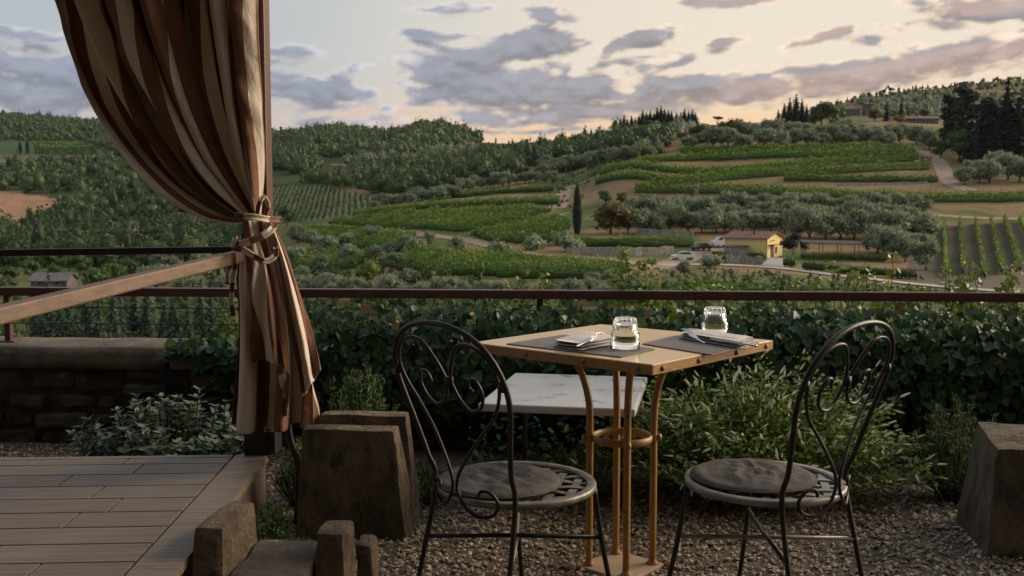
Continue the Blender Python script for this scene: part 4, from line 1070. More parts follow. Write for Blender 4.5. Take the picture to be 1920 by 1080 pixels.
# --- wall frame
O_ = np.array([-.094, 4.965]); A_ = np.array([.9974, -.0722]); N_ = np.array([-.0722, -.9974])
def Wp(s, o, z):
    """s along the wall, o towards the camera, z up"""
    p = O_ + A_ * s + N_ * o
    return (p[0], p[1], z)
WROT = math.atan2(A_[1], A_[0])
WTOP = .49
wall = empty('stone_wall', (O_[0], O_[1], 0), WROT); tag(wall, 'low rubble stone wall with a rough coping along the terrace edge', 'wall')
V, F = box(-6, 6, -.155, .24, -1.6, WTOP - .105)
link('mortar_core', mesh('mortar_core', V, F, M_mortar), wall)
def grid_block(c8, n=(6, 6, 6), amp=.006, freq=9.0, seed=0.0, round_=.0):
    """rough block from 8 corners (bottom 4 ccw, top 4 ccw), faces subdivided and roughened"""
    c8 = np.array(c8, float)
    idx = {}; V = []; F = []
    def tri(u, v, w):
        b = (1-u)*(1-v)*c8[0] + u*(1-v)*c8[1] + u*v*c8[2] + (1-u)*v*c8[3]
        t = (1-u)*(1-v)*c8[4] + u*(1-v)*c8[5] + u*v*c8[6] + (1-u)*v*c8[7]
        return b * (1 - w) + t * w
    cen = c8.mean(0)
    def vid(i, j, k):
        key = (i, j, k)
        if key not in idx:
            u, v, w = i / n[0], j / n[1], k / n[2]
            p = tri(u, v, w)
            ex = sum(1 for q, m_ in ((i, n[0]), (j, n[1]), (k, n[2])) if q in (0, m_))
            q = p * freq + seed
            d = np.array([float(fbm2(np.array([q[1] + q[2] * .7]), np.array([q[2] - q[0] * .6 + 11 * a]), 3)[0]) - .5 for a in range(3)]) * 2 * amp
            if ex >= 2: p = p + (cen - p) / np.linalg.norm(cen - p) * round_ * (ex - 1)
            idx[key] = len(V); V.append(p + d)
        return idx[key]
    a, b, c = n
    for i in range(a):
        for j in range(b):
            F.append([vid(i, j, 0), vid(i, j+1, 0), vid(i+1, j+1, 0), vid(i+1, j, 0)]); F.append([vid(i, j, c), vid(i+1, j, c), vid(i+1, j+1, c), vid(i, j+1, c)])
    for i in range(a):
        for k in range(c):
            F.append([vid(i, 0, k), vid(i+1, 0, k), vid(i+1, 0, k+1), vid(i, 0, k+1)]); F.append([vid(i, b, k), vid(i, b, k+1), vid(i+1, b, k+1), vid(i+1, b, k)])
    for j in range(b):
        for k in range(c):
            F.append([vid(0, j, k), vid(0, j, k+1), vid(0, j+1, k+1), vid(0, j+1, k)]); F.append([vid(a, j, k), vid(a, j+1, k), vid(a, j+1, k+1), vid(a, j, k+1)])
    return np.array(V), F
# rubble stones: irregular courses, each stone its own piece
def stones():
    z = -.02; ri = 0
    while z < WTOP - .12:
        h = random.uniform(.085, .15)
        h = min(h, WTOP - .112 - z)
        if WTOP - .112 - z - h < .05: h = WTOP - .112 - z
        s = -3.3 + random.uniform(0, .2)
        while s < 1.9:
            w = random.uniform(.11, .30)
            if random.random() < .25 and h > .11: cuts = [(z, z + h * .52), (z + h * .52, z + h)]
            else: cuts = [(z, z + h)]
            for (za, zb) in cuts:
                g = .007; j = lambda m=.030: random.uniform(-m, m) if m < .02 else random.uniform(-m, m) * min(1, w / .2)
                pr = .160 + random.uniform(0, .055)
                x0, x1, z0, z1 = s + g, s + w - g, za + g, zb - g
                c8 = [(x0+j(), -pr, z0+j(.016)), (x1+j(), -pr, z0+j(.016)), (x1, -.10, z0), (x0, -.10, z0), (x0+j(), -pr+j(.01), z1+j(.01)), (x1+j(), -pr+j(.01), z1+j(.01)), (x1, -.10, z1), (x0, -.10, z1)]
                V, F = grid_block(c8, (4, 1, 4), .012, 16, random.random() * 50, .012)
                link('stone', mesh('stone', V, F, M_stone, smooth=False), wall)
            s += w
        z += h; ri += 1
stones()
s = -4.4
for w in (.95, .8, 1.05, .9, 1.1, .85, 1.0, .9, 1.0, .95):
    c8 = [(s+.004, -.205, WTOP-.105), (s+w-.004, -.205, WTOP-.105), (s+w-.004, .235, WTOP-.105), (s+.004, .235, WTOP-.105), (s+.004, -.195, WTOP), (s+w-.004, -.195, WTOP), (s+w-.004, .235, WTOP-.003), (s+.004, .235, WTOP-.003)]
    V, F = grid_block(c8, (14, 6, 3), .006, 8, s, .006)
    link('coping_slab', mesh('coping_slab', V, F, M_coping, smooth=True), wall); s += w
# --- steel railing on the wall
rail = empty('metal_railing', (O_[0], O_[1], 0), WROT); tag(rail, 'dark red steel railing with thin cables on the stone wall', 'railing')
RT = .776
V, F = box(-4.5, 4.5, -.028, .028, RT - .044, RT)
bevel(link('top_rail', mesh('top_rail', V, F, M_rail), rail), .005)
for ps in (-2.53, .235, 3.0):
    V, F = box(ps-.016, ps+.016, -.016, .016, WTOP - .002, RT - .046)
    p = link('post', mesh('post', V, F, M_rail), rail); bevel(p, .003)
    V, F = box(ps-.045, ps+.045, -.04, .04, WTOP - .004, WTOP + .008)
    link('foot_plate', mesh('foot_plate', V, F, M_rail), p)
for zc in (.588, .672):
    link('cable', mesh('cable', *tube([(-4.4, 0, zc), (4.4, 0, zc)], .0032, 6), M_black), rail)
# --- wooden deck
F_ = np.array(on(504, 851, .25)[:2]); e2 = np.array([-.053, 1.0]); e2 /= np.linalg.norm(e2); e1 = np.array([e2[1], -e2[0]])
deck = empty('wooden_deck', (F_[0], F_[1], 0), math.atan2(e1[1], e1[0])); tag(deck, 'weathered grey timber deck at the left with long boards', 'deck')
DZ = .25
rows = [.042, .086, .140] + [.148] * 12
joints = [[], [220], [267], [151], [245], [307, 20], [262], [90], [200], [300], [120], [240], [60], [180], [90]]
def plank(x0, x1, y0, y1, name='plank'):
    V, F = box(0, x1 - x0, -(y1 - y0) / 2, (y1 - y0) / 2, -.024, 0)
    o = link(name, mesh(name, V, F, M_plank), deck)
    o.location = (x0, (y0 + y1) / 2, DZ); bevel(o, .0025, 2)
y = 0.0
for w, jn in zip(rows, joints):
    xs = [-4.6] + sorted(-(504 - j_) / FPX * 3.2 * 1.0 - .02 for j_ in jn) + [-.128]
    for a, b in zip(xs[:-1], xs[1:]):
        plank(a + .0025, b - .0025, y - w + .003, y - .003)
    y -= w
yend = y
Vb = [(-.122, -.004, -.024), (-.0, -.004, -.024), (-.0, yend, -.024), (-.122, yend, -.024), (-.122, -.004, 0), (0, -.004, 0), (0, yend, 0), (-.122, yend, 0)]
ob = link('edge_board', mesh('edge_board', [(a, b, c + DZ) for a, b, c in Vb], [[0,3,2,1],[4,5,6,7],[0,1,5,4],[1,2,6,5],[2,3,7,6],[3,0,4,7]][::1], M_plank), deck)
ob.rotation_euler = (0, 0, 0)
V, F = box(-.045, -.012, yend, -.008, .0, DZ - .0265); link('fascia', mesh('fascia', V, F, M_plank), deck)
V, F = box(-4.6, -.05, -.045, -.015, .0, DZ - .0265); link('fascia', mesh('fascia', V, F, M_plank), deck)
V, F = box(-4.6, -.06, yend, -.06, .01, DZ - .06); link('substructure', mesh('substructure', V, F, M_mortar), deck)
# --- pergola over the deck: the brown post in view, its beams and canvas roof above the frame
M_post = pm('brown_post', (.115, .055, .033), (.08, .038, .024), rough=.45, scale=9, stretch=(1, 1, .3), spec=.5)
perg = empty('deck_pergola', (-.952, 3.755, DZ)); tag(perg, 'brown square pergola post holding the striped curtain', 'pergola')
V, F = box(-.044, .044, -.044, .044, 0, 2.42); bevel(link('post', mesh('post', V, F, M_post), perg), .004)
V, F = box(-.0, .022, -.068, -.046, .02, 2.3); link('curtain_track', mesh('curtain_track', V, F, M_black), perg)
V, F = box(-.058, .058, -.058, .058, 0.001, .09); link('post_foot', mesh('post_foot', V, F, M_black), perg)
V, F = box(-3.9, .05, -.05, .05, 2.421, 2.53); link('beam', mesh('beam', V, F, M_post), perg)
V, F = box(-.05, .05, -4.6, -.051, 2.421, 2.53); link('beam', mesh('beam', V, F, M_post), perg)
V, F = box(-3.9, .12, -4.6, .12, 2.54, 2.56); link('canvas_roof', mesh('canvas_roof', V, F, pm('roof_canvas', (.45, .38, .30), rough=.9)), perg)
V, F = tube([(-2.4, -.13, 2.36), (.0, -.13, 2.36)], .012, 8); link('curtain_rod', mesh('curtain_rod', V, F, M_black), perg)
# drain hose beside the post
P = catmull([(-.845, 3.70, .47), (-.835, 3.68, .33), (-.800, 3.66, .22), (-.795, 3.64, .10), (-.80, 3.62, .01)], 8)
tag(link('drain_hose', mesh('drain_hose', *tube(P, .013, 8), M_black, smooth=True)), 'black drain hose beside the foot of the brown post', 'hose')
# --- deck balustrade: black bar along the back, wooden handrail coming forward
bal = empty('deck_balustrade', (-.95, 3.69, 0)); tag(bal, 'wooden handrail with thin black bar at the back of the deck', 'handrail')
def rel(p): return np.array(p) - np.array([-.95, 3.69, 0])
def beam(Pa, Pb, w, h):
    Pa, Pb = np.array(Pa), np.array(Pb); d = Pb - Pa; d /= np.linalg.norm(d)
    sd = np.cross(d, [0, 0, 1]); sd /= np.linalg.norm(sd); up = np.cross(sd, d)
    V = [p + sd * a * w / 2 + up * b * h / 2 for p in (Pa, Pb) for a, b in ((-1, -1), (1, -1), (1, 1), (-1, 1))]
    return np.array(V), [[0, 1, 2, 3], [4, 7, 6, 5], [0, 4, 5, 1], [1, 5, 6, 2], [2, 6, 7, 3], [3, 7, 4, 0]]
a = rel(at(464, 477, 3.64)); b = rel(at(0, 590, 2.45)); b2 = b + (b - a) * .42
bevel(link('handrail', mesh('handrail', *beam(a, b2, .042, .044), M_hand), bal), .006, 3)
a3 = rel(at(445, 468, 3.70)); b3 = rel(at(0, 474, 3.62)); b4 = b3 + (b3 - a3) * 1.2
bevel(link('bar', mesh('bar', *beam(a3, b4, .026, .025), M_black), bal), .004)
e_ = b2
V, F = box(e_[0]-.02, e_[0]+.02, e_[1]-.02, e_[1]+.02, DZ, e_[2]-.03); link('baluster', mesh('baluster', V, F, M_black), bal)
V, F = box(b4[0]-.02, b4[0]+.02, b4[1]-.02, b4[1]+.02, DZ, b4[2]-.014); link('baluster', mesh('baluster', V, F, M_black), bal)
# --- blocks of cut sandstone
def stone_block(name, c8, label, mat, n=(10, 8, 10), amp=.010, freq=9, catg='stone block', rd=.003):
    c8 = np.array(c8, float); base = np.array([c8[:4, 0].mean(), c8[:4, 1].mean(), 0])
    V, F = grid_block(c8 - base, n, amp, freq, base[0] * 7 + 3, rd)
    o = link(name, mesh(name, V, F, mat, smooth=True)); o.location = base
    o.modifiers.new('edges', 'EDGE_SPLIT').split_angle = math.radians(38)
    return tag(o, label, catg)
stone_block('stone_block', [(-.775,3.46,-.01),(-.375,3.46,-.01),(-.345,3.62,-.01),(-.775,3.62,-.01),(-.742,3.465,.402),(-.415,3.465,.398),(-.405,3.53,.402),(-.742,3.53,.405)], 'big chiselled stone block standing in front of the other one', M_block_chis, (18, 6, 18), .006, 12)
stone_block('stone_block', [(-.75,3.64,-.01),(-.355,3.64,-.01),(-.345,3.78,-.01),(-.75,3.78,-.01),(-.71,3.64,.418),(-.392,3.64,.415),(-.388,3.71,.415),(-.71,3.71,.418)], 'tall stone slab standing right behind the big chiselled block', M_block, (14, 5, 14), .006, 12)
stone_block('stone_block', [(1.597,3.28,-.01),(2.12,3.20,-.01),(2.15,3.60,-.01),(1.675,3.70,-.01),(1.628,3.29,.372),(2.10,3.22,.376),(2.10,3.56,.385),(1.735,3.66,.388)], 'rough dark stone block at the right edge of the gravel', M_block_chis, (10, 10, 12), .008, 11)
stone_block('step_stone', [(-.848,2.50,-.01),(-.765,2.50,-.01),(-.74,2.85,-.01),(-.825,2.86,-.01),(-.848,2.60,.328),(-.771,2.60,.326),(-.747,2.84,.328),(-.820,2.85,.332)], 'upright stone beside the deck, left cheek of the step', M_block, (6, 10, 10), .006, 14)
stone_block('step_stone', [(-.545,2.66,-.01),(-.462,2.66,-.01),(-.452,2.82,-.01),(-.538,2.82,-.01),(-.545,2.70,.281),(-.468,2.70,.279),(-.455,2.81,.281),(-.533,2.82,.283)], 'small upright stone, right cheek of the step', M_block, (6, 8, 10), .006, 14)
stone_block('step_stone', [(-.455,2.83,-.01),(-.405,2.83,-.01),(-.40,2.94,-.01),(-.455,2.94,-.01),(-.455,2.84,.20),(-.412,2.84,.195),(-.405,2.93,.198),(-.455,2.93,.202)], 'little stone tucked behind the right cheek of the step', M_block, (5, 6, 8), .010, 14)
stone_block('step_slab', [(-.762,2.30,.02),(-.55,2.30,.02),(-.548,2.86,.02),(-.742,2.87,.02),(-.764,2.30,.195),(-.552,2.30,.195),(-.55,2.85,.208),(-.742,2.86,.208)], 'rough flat stone tread lying between the two cheek stones', M_coping, (10, 16, 5), .012, 9, 'step')
# --- marble slab bench
M_marble = pm('white_marble', (.62, .64, .66), (.50, .53, .56), rough=.22, scale=3.5, spots=((.26, .29, .33, 1), 7, .57), spec=.5)
ang = math.atan((1328 - 960) / FPX)
q0 = on(895, 757, .45); q1 = on(1192, 766, .45)
mb = empty('marble_bench', ((q0[0] + q1[0]) / 2, (q0[1] + q1[1]) / 2, 0), -ang); tag(mb, 'white marble slab low behind the table', 'bench')
wd = math.dist(q0[:2], q1[:2]) / 2
V, F = box(-wd, wd, 0, .72, .418, .45); bevel(link('slab', mesh('slab', V, F, M_marble), mb), .008, 3)
V, F = join([box(-.24, -.225, .62, .66, 0, .417), box(.225, .24, .62, .66, 0, .417), box(-.225, .225, .63, .65, .36, .38)]); link('foot', mesh('foot', V, F, M_black), mb)
# --- unseen front added behind the camera to shade the terrace from that side
rb = empty('unseen_shade_front', (0, -2.4, 0)); tag(rb, 'unseen front added behind the viewer to shade the terrace', 'light blocker')
V, F = box(-26, 26, -.4, 0, 0, 9.5); link('wall', mesh('wall', V, F, pm('shade_front_wall', (.16, .12, .085), (.12, .09, .065), rough=.9, scale=1)), rb)  # added wall, made tall, wide and dark to cut light from behind
for x_ in (-3, 2.4):
    V, F = box(x_ - .5, x_ + .5, -.02, .03, 0, 2.2); link('door', mesh('door', V, F, M_doorbrown), rb)  # doors made up along with the unseen front
V, F = box(-3.0, 7.0, .03, 2.3, 2.9, 2.93); link('unseen_shade_canopy', mesh('unseen_shade_canopy', V, F, M_doorbrown), rb)  # overhang added out of view to darken faces turned to the camera
# ------------------------------------------------------------------ striped curtain tied to the post
def stripe_mat():
    m, t, b = new_mat('striped_canvas')
    u = t.node('ShaderNodeAttribute', attribute_name='u').outputs['Fac']
    fr = t.m('FRACT', u)
    k_ = t.ss(fr, .55, .57)
    edge = t.ss(t.m('ABSOLUTE', t.m('SUBTRACT', fr, .98)), .03, .015)
    co = t.node('ShaderNodeTexCoord').outputs['Object']
    n = t.noise(co, 5, 5, .6); wv = t.noise(co, 420, 2, .5)
    cre = t.mix(n, (.72, .63, .51, 1), (.62, .54, .43, 1)); bro = t.mix(n, (.225, .110, .064, 1), (.165, .078, .045, 1))
    col = t.mix(k_, cre, bro); col = t.mix(t.m('MULTIPLY', edge, .0), col, (.5, .3, .2, 1))
    col = t.mix(1.0, col, t.m('ADD', t.m('MULTIPLY', wv, .3), .85), 'MULTIPLY')
    t.put(b.inputs['Base Color'], col); b.inputs['Roughness'].default_value = .85; b.inputs['Specular IOR Level'].default_value = .2
    b.inputs['Sheen Weight'].default_value = .15
    tr = t.node('ShaderNodeBsdfTranslucent'); t.put(tr.inputs[0], col)
    mx = t.node('ShaderNodeMixShader'); mx.inputs[0].default_value = .12
    t.l.new(b.outputs[0], mx.inputs[1]); t.l.new(tr.outputs[0], mx.inputs[2]); t.l.new(mx.outputs[0], t.n['Material Output'].inputs[0])
    bn = t.node('ShaderNodeBump'); bn.inputs['Distance'].default_value = .010; t.l.new(t.noise(t.vm('MULTIPLY', co, (1.6, 1, .7)), 16, 6, .65), bn.inputs['Height']); t.l.new(bn.outputs[0], b.inputs['Normal'])
    return m
M_stripe = stripe_mat()
YC = 3.60
curt = empty('striped_curtain', (-.95, YC, DZ)); tag(curt, 'brown and cream striped canvas curtain tied back to the post', 'curtain')
CO = np.array([-.95, YC, DZ])
def curve(pts, n):
    P = catmull([(a, b, 0) for a, b in pts], 12)[:, :2]
    d = np.concatenate([[0], np.cumsum(np.linalg.norm(np.diff(P, axis=0), axis=1))]); d /= d[-1]
    q = np.linspace(0, 1, n)
    return np.stack([np.interp(q, d, P[:, 0]), np.interp(q, d, P[:, 1])], 1)
PD = {}
def sheet(name, guides, nu, nv, nfold, amp, ns, u0=0., y0=0., lat=.55, seed=0, hem=None, curl=0.0, fine=.35, crease=.012):
    """cloth between guide curves given in the photo; pleats in depth and sideways"""
    G = np.array([curve(g, nv) for g in guides])              # k, nv, 2
    u = np.linspace(0, 1, nu)
    r_ = np.random.default_rng(seed)
    warp = u + .05 * np.sin(2 * math.pi * (1.3 * u + r_.random())) + .028 * np.sin(2 * math.pi * (3.3 * u + r_.random()))
    ph = 2 * math.pi * nfold * warp
    V = np.zeros((nu, nv, 3)); 
    for j in range(nv):
        v = j / (nv - 1)
        phj = ph + .9 * math.sin(2.2 * v + seed) + 1.2 * np.sin(3 * u + 4 * v)
        s = u + lat / (2 * math.pi * nfold) * np.sin(2 * phj) * 1.6
        s = np.clip(s, 0, 1)
        k = len(guides)
        if k == 2: px = G[0, j, 0] * (1 - s) + G[1, j, 0] * s; py = G[0, j, 1] * (1 - s) + G[1, j, 1] * s
        else:
            a = 2 * (s - .5) * (s - 1); b = 4 * s * (1 - s); c = 2 * s * (s - .5)
            px = a * G[0, j, 0] + b * G[1, j, 0] + c * G[2, j, 0]; py = a * G[0, j, 1] + b * G[1, j, 1] + c * G[2, j, 1]
        am = amp(v) if callable(amp) else amp
        fold = np.cos(phj) * (.75 + .5 * np.sin(2.3 * u * 6 + seed)) + fine * np.sin(2.37 * phj + 1.3 * math.sin(5 * v) + 2)
        Yv = YC + y0 + am * fold
        cre = fbm2(u * 9 + 3 * seed - v * 5, np.full(nu, v * 5.0 + u.mean()) + u * 3, 3); Yv = Yv + (cre - .5) * crease * min(1, 6 * v * (1 - v) + .3)
        if hem is not None and v > 0: py = py + hem(u) * v ** 3
        if curl and v > .88: Yv = Yv + curl * ((v - .88) / .12) ** 2; py = py - 14 * ((v - .88) / .12) ** 2
        xr = (px - 960) / FPX; yu = (540 - py) / FPX
        fy = math.cos(PITCH) + yu * math.sin(PITCH); fz = -math.sin(PITCH) + yu * math.cos(PITCH)
        # the guides are laid out on the curtain's own plane; pleats then move cloth along the depth axis
        V[:, j, 0] = xr / fy * YC; V[:, j, 1] = Yv; V[:, j, 2] = H + fz / fy * YC
    V = V.reshape(-1, 3) - CO
    i = np.arange(nu - 1)[:, None] * nv + np.arange(nv - 1)[None]
    F = np.stack([i, i + nv, i + nv + 1, i + 1], -1).reshape(-1, 4)
    uu = np.repeat(u0 + u * ns, nv)
    o = link(name, mesh(name, V, F, M_stripe, smooth=True, uv=uu), curt)
    so = o.modifiers.new('thick', 'SOLIDIFY'); so.thickness = .002; so.offset = 0
    return o
Lg = [(-60, -330), (20, -140), (85, 0), (105, 60), (130, 120), (165, 185), (205, 245), (250, 305), (300, 355), (350, 390), (400, 413), (456, 418)]
Mg = [(235, -330), (275, -140), (305, 0), (315, 60), (328, 120), (347, 185), (370, 245), (396, 300), (425, 345), (448, 375), (463, 395), (472, 412)]
Rg = [(494, -330), (494, -140), (494, 0), (495, 60), (497, 120), (499, 180), (500, 240), (500, 290), (498, 330), (495, 360), (492, 385), (490, 408)]
sheet('drape', [Lg, Mg, Rg], 560, 110, 8.0, lambda v: .14 * (1 - v) ** .5 + .018, 11.5, .25, lat=.9, seed=2, fine=.12, crease=.05)
sL = [(456, 412), (448, 460), (440, 520), (443, 600), (439, 700), (431, 800)]
sM = [(480, 412), (490, 470), (500, 540), (508, 620), (511, 700), (512, 806)]
sR = [(512, 412), (530, 455), (552, 520), (570, 600), (583, 700), (593, 800)]
sheet('skirt', [sL, sM, sR], 300, 80, 2.7, lambda v: .018 + .055 * v, 3.4, .62, y0=.02, lat=.4, seed=5, fine=.12, hem=lambda u: 3 * np.sin(7 * u))
f1L = [(462, 414), (466, 470), (470, 540), (474, 620), (479, 692)]
f1R = [(500, 412), (513, 470), (524, 540), (533, 620), (541, 704)]
sheet('front_flap', [f1L, f1R], 160, 80, 1.1, lambda v: .012 + .03 * v, 1.3, .55, y0=-.075, lat=.3, seed=9, fine=.1, hem=lambda u: -10 * np.sin(math.pi * u), curl=.05)
f2L = [(508, 414), (524, 470), (538, 540), (552, 630), (566, 745)]
f2R = [(518, 420), (545, 480), (570, 560), (592, 640), (606, 694)]
sheet('side_flap', [f2L, f2R], 140, 80, 1.0, lambda v: .012 + .03 * v, 1.3, .62, y0=-.045, lat=.3, seed=12, fine=.1, hem=lambda u: 4 * np.sin(5 * u))
f3L = [(528, 700), (532, 720), (534, 745), (538, 775)]
f3R = [(548, 690), (550, 715), (549, 745), (546, 772)]
sheet('hanging_fold', [f3L, f3R], 40, 30, .8, .012, .6, .2, y0=-.06, seed=3)
def ribbon(name, pts, width, reps, u0=0., y_off=-.1, th=.004, twist=None):
    """flat strap through photo points (px, py, extra depth)"""
    P = []
    for (px, py, dy) in pts:
        t, e = pdir(px, py); P.append((t * YC, YC + y_off + dy, H + e * YC))
    P = catmull(P, 8) - CO; n = len(P)
    T = np.gradient(P, axis=0); T /= np.linalg.norm(T, axis=1)[:, None]
    B = np.cross(T, np.array([0, -1.0, .0])); B /= np.linalg.norm(B, axis=1)[:, None] + 1e-9
    for i in range(1, n):
        if np.dot(B[i], B[i-1]) < 0: B[i] = -B[i]
    N = np.cross(T, B)
    K = 6; Vs = []
    for q in range(K):
        f = q / (K - 1) - .5
        Vs.append(P + B * f * width + N * (.004 * math.cos(f * 7)))
    V = np.concatenate(Vs); F = np.array([(a * n + i, a * n + i + 1, (a + 1) * n + i + 1, (a + 1) * n + i) for a in range(K - 1) for i in range(n - 1)])
    uu = np.tile(u0 + np.linspace(0, reps, n), K)
    o = link(name, mesh(name, V, F, M_stripe, smooth=True, uv=uu), curt)
    so = o.modifiers.new('thick', 'SOLIDIFY'); so.thickness = th; so.offset = 0
ribbon('tie_strap', [(448, 402, .12), (452, 405, .02), (470, 405, -.02), (495, 407, -.02), (514, 411, .03), (520, 412, .14)], .022, 1.6, .30)
ribbon('tie_strap', [(452, 448, .08), (462, 455, .0), (482, 452, -.03), (505, 442, -.02), (520, 431, .0), (524, 420, .04)], .024, 2.3, .55)
ribbon('tie_strap', [(447, 445, .06), (455, 462, -.01), (475, 466, -.03), (495, 478, -.03), (513, 487, -.02), (528, 477, .0), (527, 463, .02)], .020, 3.0, .1)
ribbon('strap_end', [(447, 470, .06), (443, 490, .04), (438, 510, .03), (436, 530, .03)], .014, 1.5, .2)
ribbon('strap_end', [(452, 480, .05), (448, 510, .04), (446, 535, .03), (443, 560, .04), (446, 590, .04)], .016, 2.5, .5)
ribbon('strap_loop', [(496, 402, .0), (500, 385, -.01), (507, 370, .0), (513, 385, .02), (508, 404, .01)], .014, 1.2, .6)
# ------------------------------------------------------------------ table
M_ochre = pm('ochre_paint', (.37, .205, .06), (.29, .155, .045), rough=.42, scale=10, spots=((.15, .06, .022, 1), 17, .60), bump=.0008, bscale=70)
M_top = pm('ochre_enamel_top', (.64, .42, .18), (.57, .365, .15), rough=.22, scale=3, spots=((.44, .26, .10, 1), 9, .64), spec=.6)
M_rivet = pm('rivet', (.24, .10, .035), (.16, .07, .03), rough=.5)
M_base = pm('stone_base', (.44, .32, .20), (.36, .26, .165), rough=.7, scale=6)
TC = (.357, 3.19); TR = math.radians(48.15); TH = .75; hs = .349
table = empty('cafe_table', (TC[0], TC[1], 0), TR); tag(table, 'square ochre metal cafe table with riveted rim', 'table')
V, F = box(-hs + .004, hs - .004, -hs + .004, hs - .004, TH - .022, TH); bevel(link('tabletop', mesh('tabletop', V, F, M_top), table), .003)
for i in range(4):
    V, F = box(-hs, hs - .0045, hs - .0035, hs, TH - .030, TH - .0015)
    r = link('rim', mesh('rim', V, F, M_ochre), table); r.rotation_euler = (0, 0, i * math.pi / 2); bevel(r, .0012)
    for q in (-.30, -.11, .11, .30):
        V, F = lathe([(.0085, 0), (.0078, .003), (.005, .0055), (.0005, .0062)], 12)
        v = link('rivet', mesh('rivet', np.stack([V[:, 0] + q, V[:, 2] + hs, V[:, 1] + TH - .0155], 1), F, M_rivet, smooth=True), r)
for i in range(4):
    a = math.radians(45 + 90 * i); c, s = math.cos(a), math.sin(a)
    P = catmull([(r_ * c, r_ * s, z) for r_, z in ((.185, .722), (.165, .700), (.132, .645), (.112, .575), (.105, .50), (.105, .25), (.105, .0135))], 6)
    l = link('leg', mesh('leg', *tube(P, .0118, 10), M_ochre, smooth=True), table)
    V, F = lathe([(.0005, -.012), (.008, -.009), (.0105, 0), (.008, .009), (.0005, .012)], 10)
    link('bolt', mesh('bolt', V + np.array([.122 * c, .122 * s, .435]), F, M_ochre, smooth=True), l)
    V, F = lathe([(.020, 0), (.020, .004), (.0135, .010), (.0119, .02)], 12)
    link('foot', mesh('foot', V + np.array([.105 * c, .105 * s, .0135]), F, M_ochre, smooth=True), l)
a = np.linspace(0, 2 * math.pi, 40, endpoint=False)
V, F = tube(np.stack([.094 * np.cos(a), .094 * np.sin(a), np.full(40, .435)], 1), .0125, 8, True, sx=.45)
link('brace_ring', mesh('brace_ring', V, F, M_ochre, smooth=True), table)
V, F = box(-.105, .105, -.105, .105, -.02, .013); bevel(link('base_plate', mesh('base_plate', V, F, M_base), table), .004)
for sx_, sy_ in ((-1, -1), (1, -1), (1, 1), (-1, 1)):
    V, F = lathe([(.016, -.005), (.019, .006), (.016, .016), (.008, .022), (.0005, .023)], 12)
    link('base_knob', mesh('base_knob', V + np.array([sx_ * .116, sy_ * .116, 0]), F, M_base, smooth=True), table)
# --- things laid on the table
ZT = TH
M_mat = pm('grey_leather_mat', (.155, .128, .110), (.13, .107, .093), rough=.5, scale=60, bump=.0006, bscale=400)
M_mat2 = pm('worn_mat_edge', (.3, .27, .24), rough=.6)
M_napk = pm('grey_linen', (.62, .57, .53), (.54, .50, .465), rough=.85, scale=30, bump=.0006, bscale=350)
M_steel = pm('cutlery_steel', (.55, .54, .52), (.5, .49, .47), rough=.22, metal=1.0)
def flat_quad(name, pix, th, mat, label, catg, z=ZT):
    Q = np.array([on(x, y, z)[:2] for x, y in pix]); c = Q.mean(0)
    V = [(q[0] - c[0], q[1] - c[1], 0.0008) for q in Q] + [(q[0] - c[0], q[1] - c[1], th) for q in Q]
    n = len(Q)
    F = [list(range(n))[::-1], [n + i for i in range(n)]] + [[i, (i + 1) % n, n + (i + 1) % n, n + i] for i in range(n)]
    o = link(name, mesh(name, V, F, mat)); o.location = (c[0], c[1], z); bevel(o, .0006, 1)
    return tag(o, label, catg)
flat_quad('placemat', [(949, 646), (1164, 671), (1228, 656), (1057, 629)], .0035, M_mat, 'dark grey placemat under the left napkin and front glass', 'placemat')
flat_quad('placemat', [(1204, 646), (1336, 667), (1424, 644), (1270, 630)], .0035, M_mat, 'dark grey placemat under the right napkin near the table corner', 'placemat')
def napkin(pix, h, label, seed):
    """folded linen: three soft layers with a rounded fold edge"""
    Q = np.array([on(x, y, ZT)[:2] for x, y in pix]); c = Q.mean(0); root = empty('napkin', (c[0], c[1], ZT + .0045)); tag(root, label, 'napkin')
    r_ = np.random.default_rng(seed)
    for k in range(3):
        n, m = 22, 10; sh = 1 - .04 * k
        U, Wv = np.meshgrid(np.linspace(0, 1, n), np.linspace(0, 1, m), indexing='ij')
        P = ((1-U)*(1-Wv))[..., None]*Q[0] + (U*(1-Wv))[..., None]*Q[1] + (U*Wv)[..., None]*Q[2] + ((1-U)*Wv)[..., None]*Q[3]
        P = (P - c) * sh + r_.normal(0, .0015, 2)
        edge = np.minimum(np.minimum(U, 1-U) * 8, np.minimum(Wv, 1-Wv) * 4); rd = np.sqrt(np.clip(edge, 0, 1))
        z0 = h * k / 3; top = z0 + h / 3 * (.25 + .70 * rd) + .0025 * (fbm2(U * 5 + seed, Wv * 4 + k, 2) - .5)
        bot = np.full_like(top, z0 + .0002) + (1 - rd) * h / 3 * .35
        V = np.concatenate([np.concatenate([P, top[..., None]], -1).reshape(-1, 3), np.concatenate([P, bot[..., None]], -1).reshape(-1, 3)])
        i = (np.arange(n-1)[:, None]*m + np.arange(m-1)[None]).reshape(-1); N2 = n*m
        F = [[a, a+m, a+m+1, a+1] for a in i] + [[N2+a, N2+a+1, N2+a+m+1, N2+a+m] for a in i]
        for a in range(n-1): F += [[a*m, N2+a*m, N2+(a+1)*m, (a+1)*m], [a*m+m-1, (a+1)*m+m-1, N2+(a+1)*m+m-1, N2+a*m+m-1]]
        for b in range(m-1): F += [[b, b+1, N2+b+1, N2+b], [(n-1)*m+b, N2+(n-1)*m+b, N2+(n-1)*m+b+1, (n-1)*m+b+1]]
        link('fold', mesh('fold', V, F, M_napk, smooth=True), root)
    return root
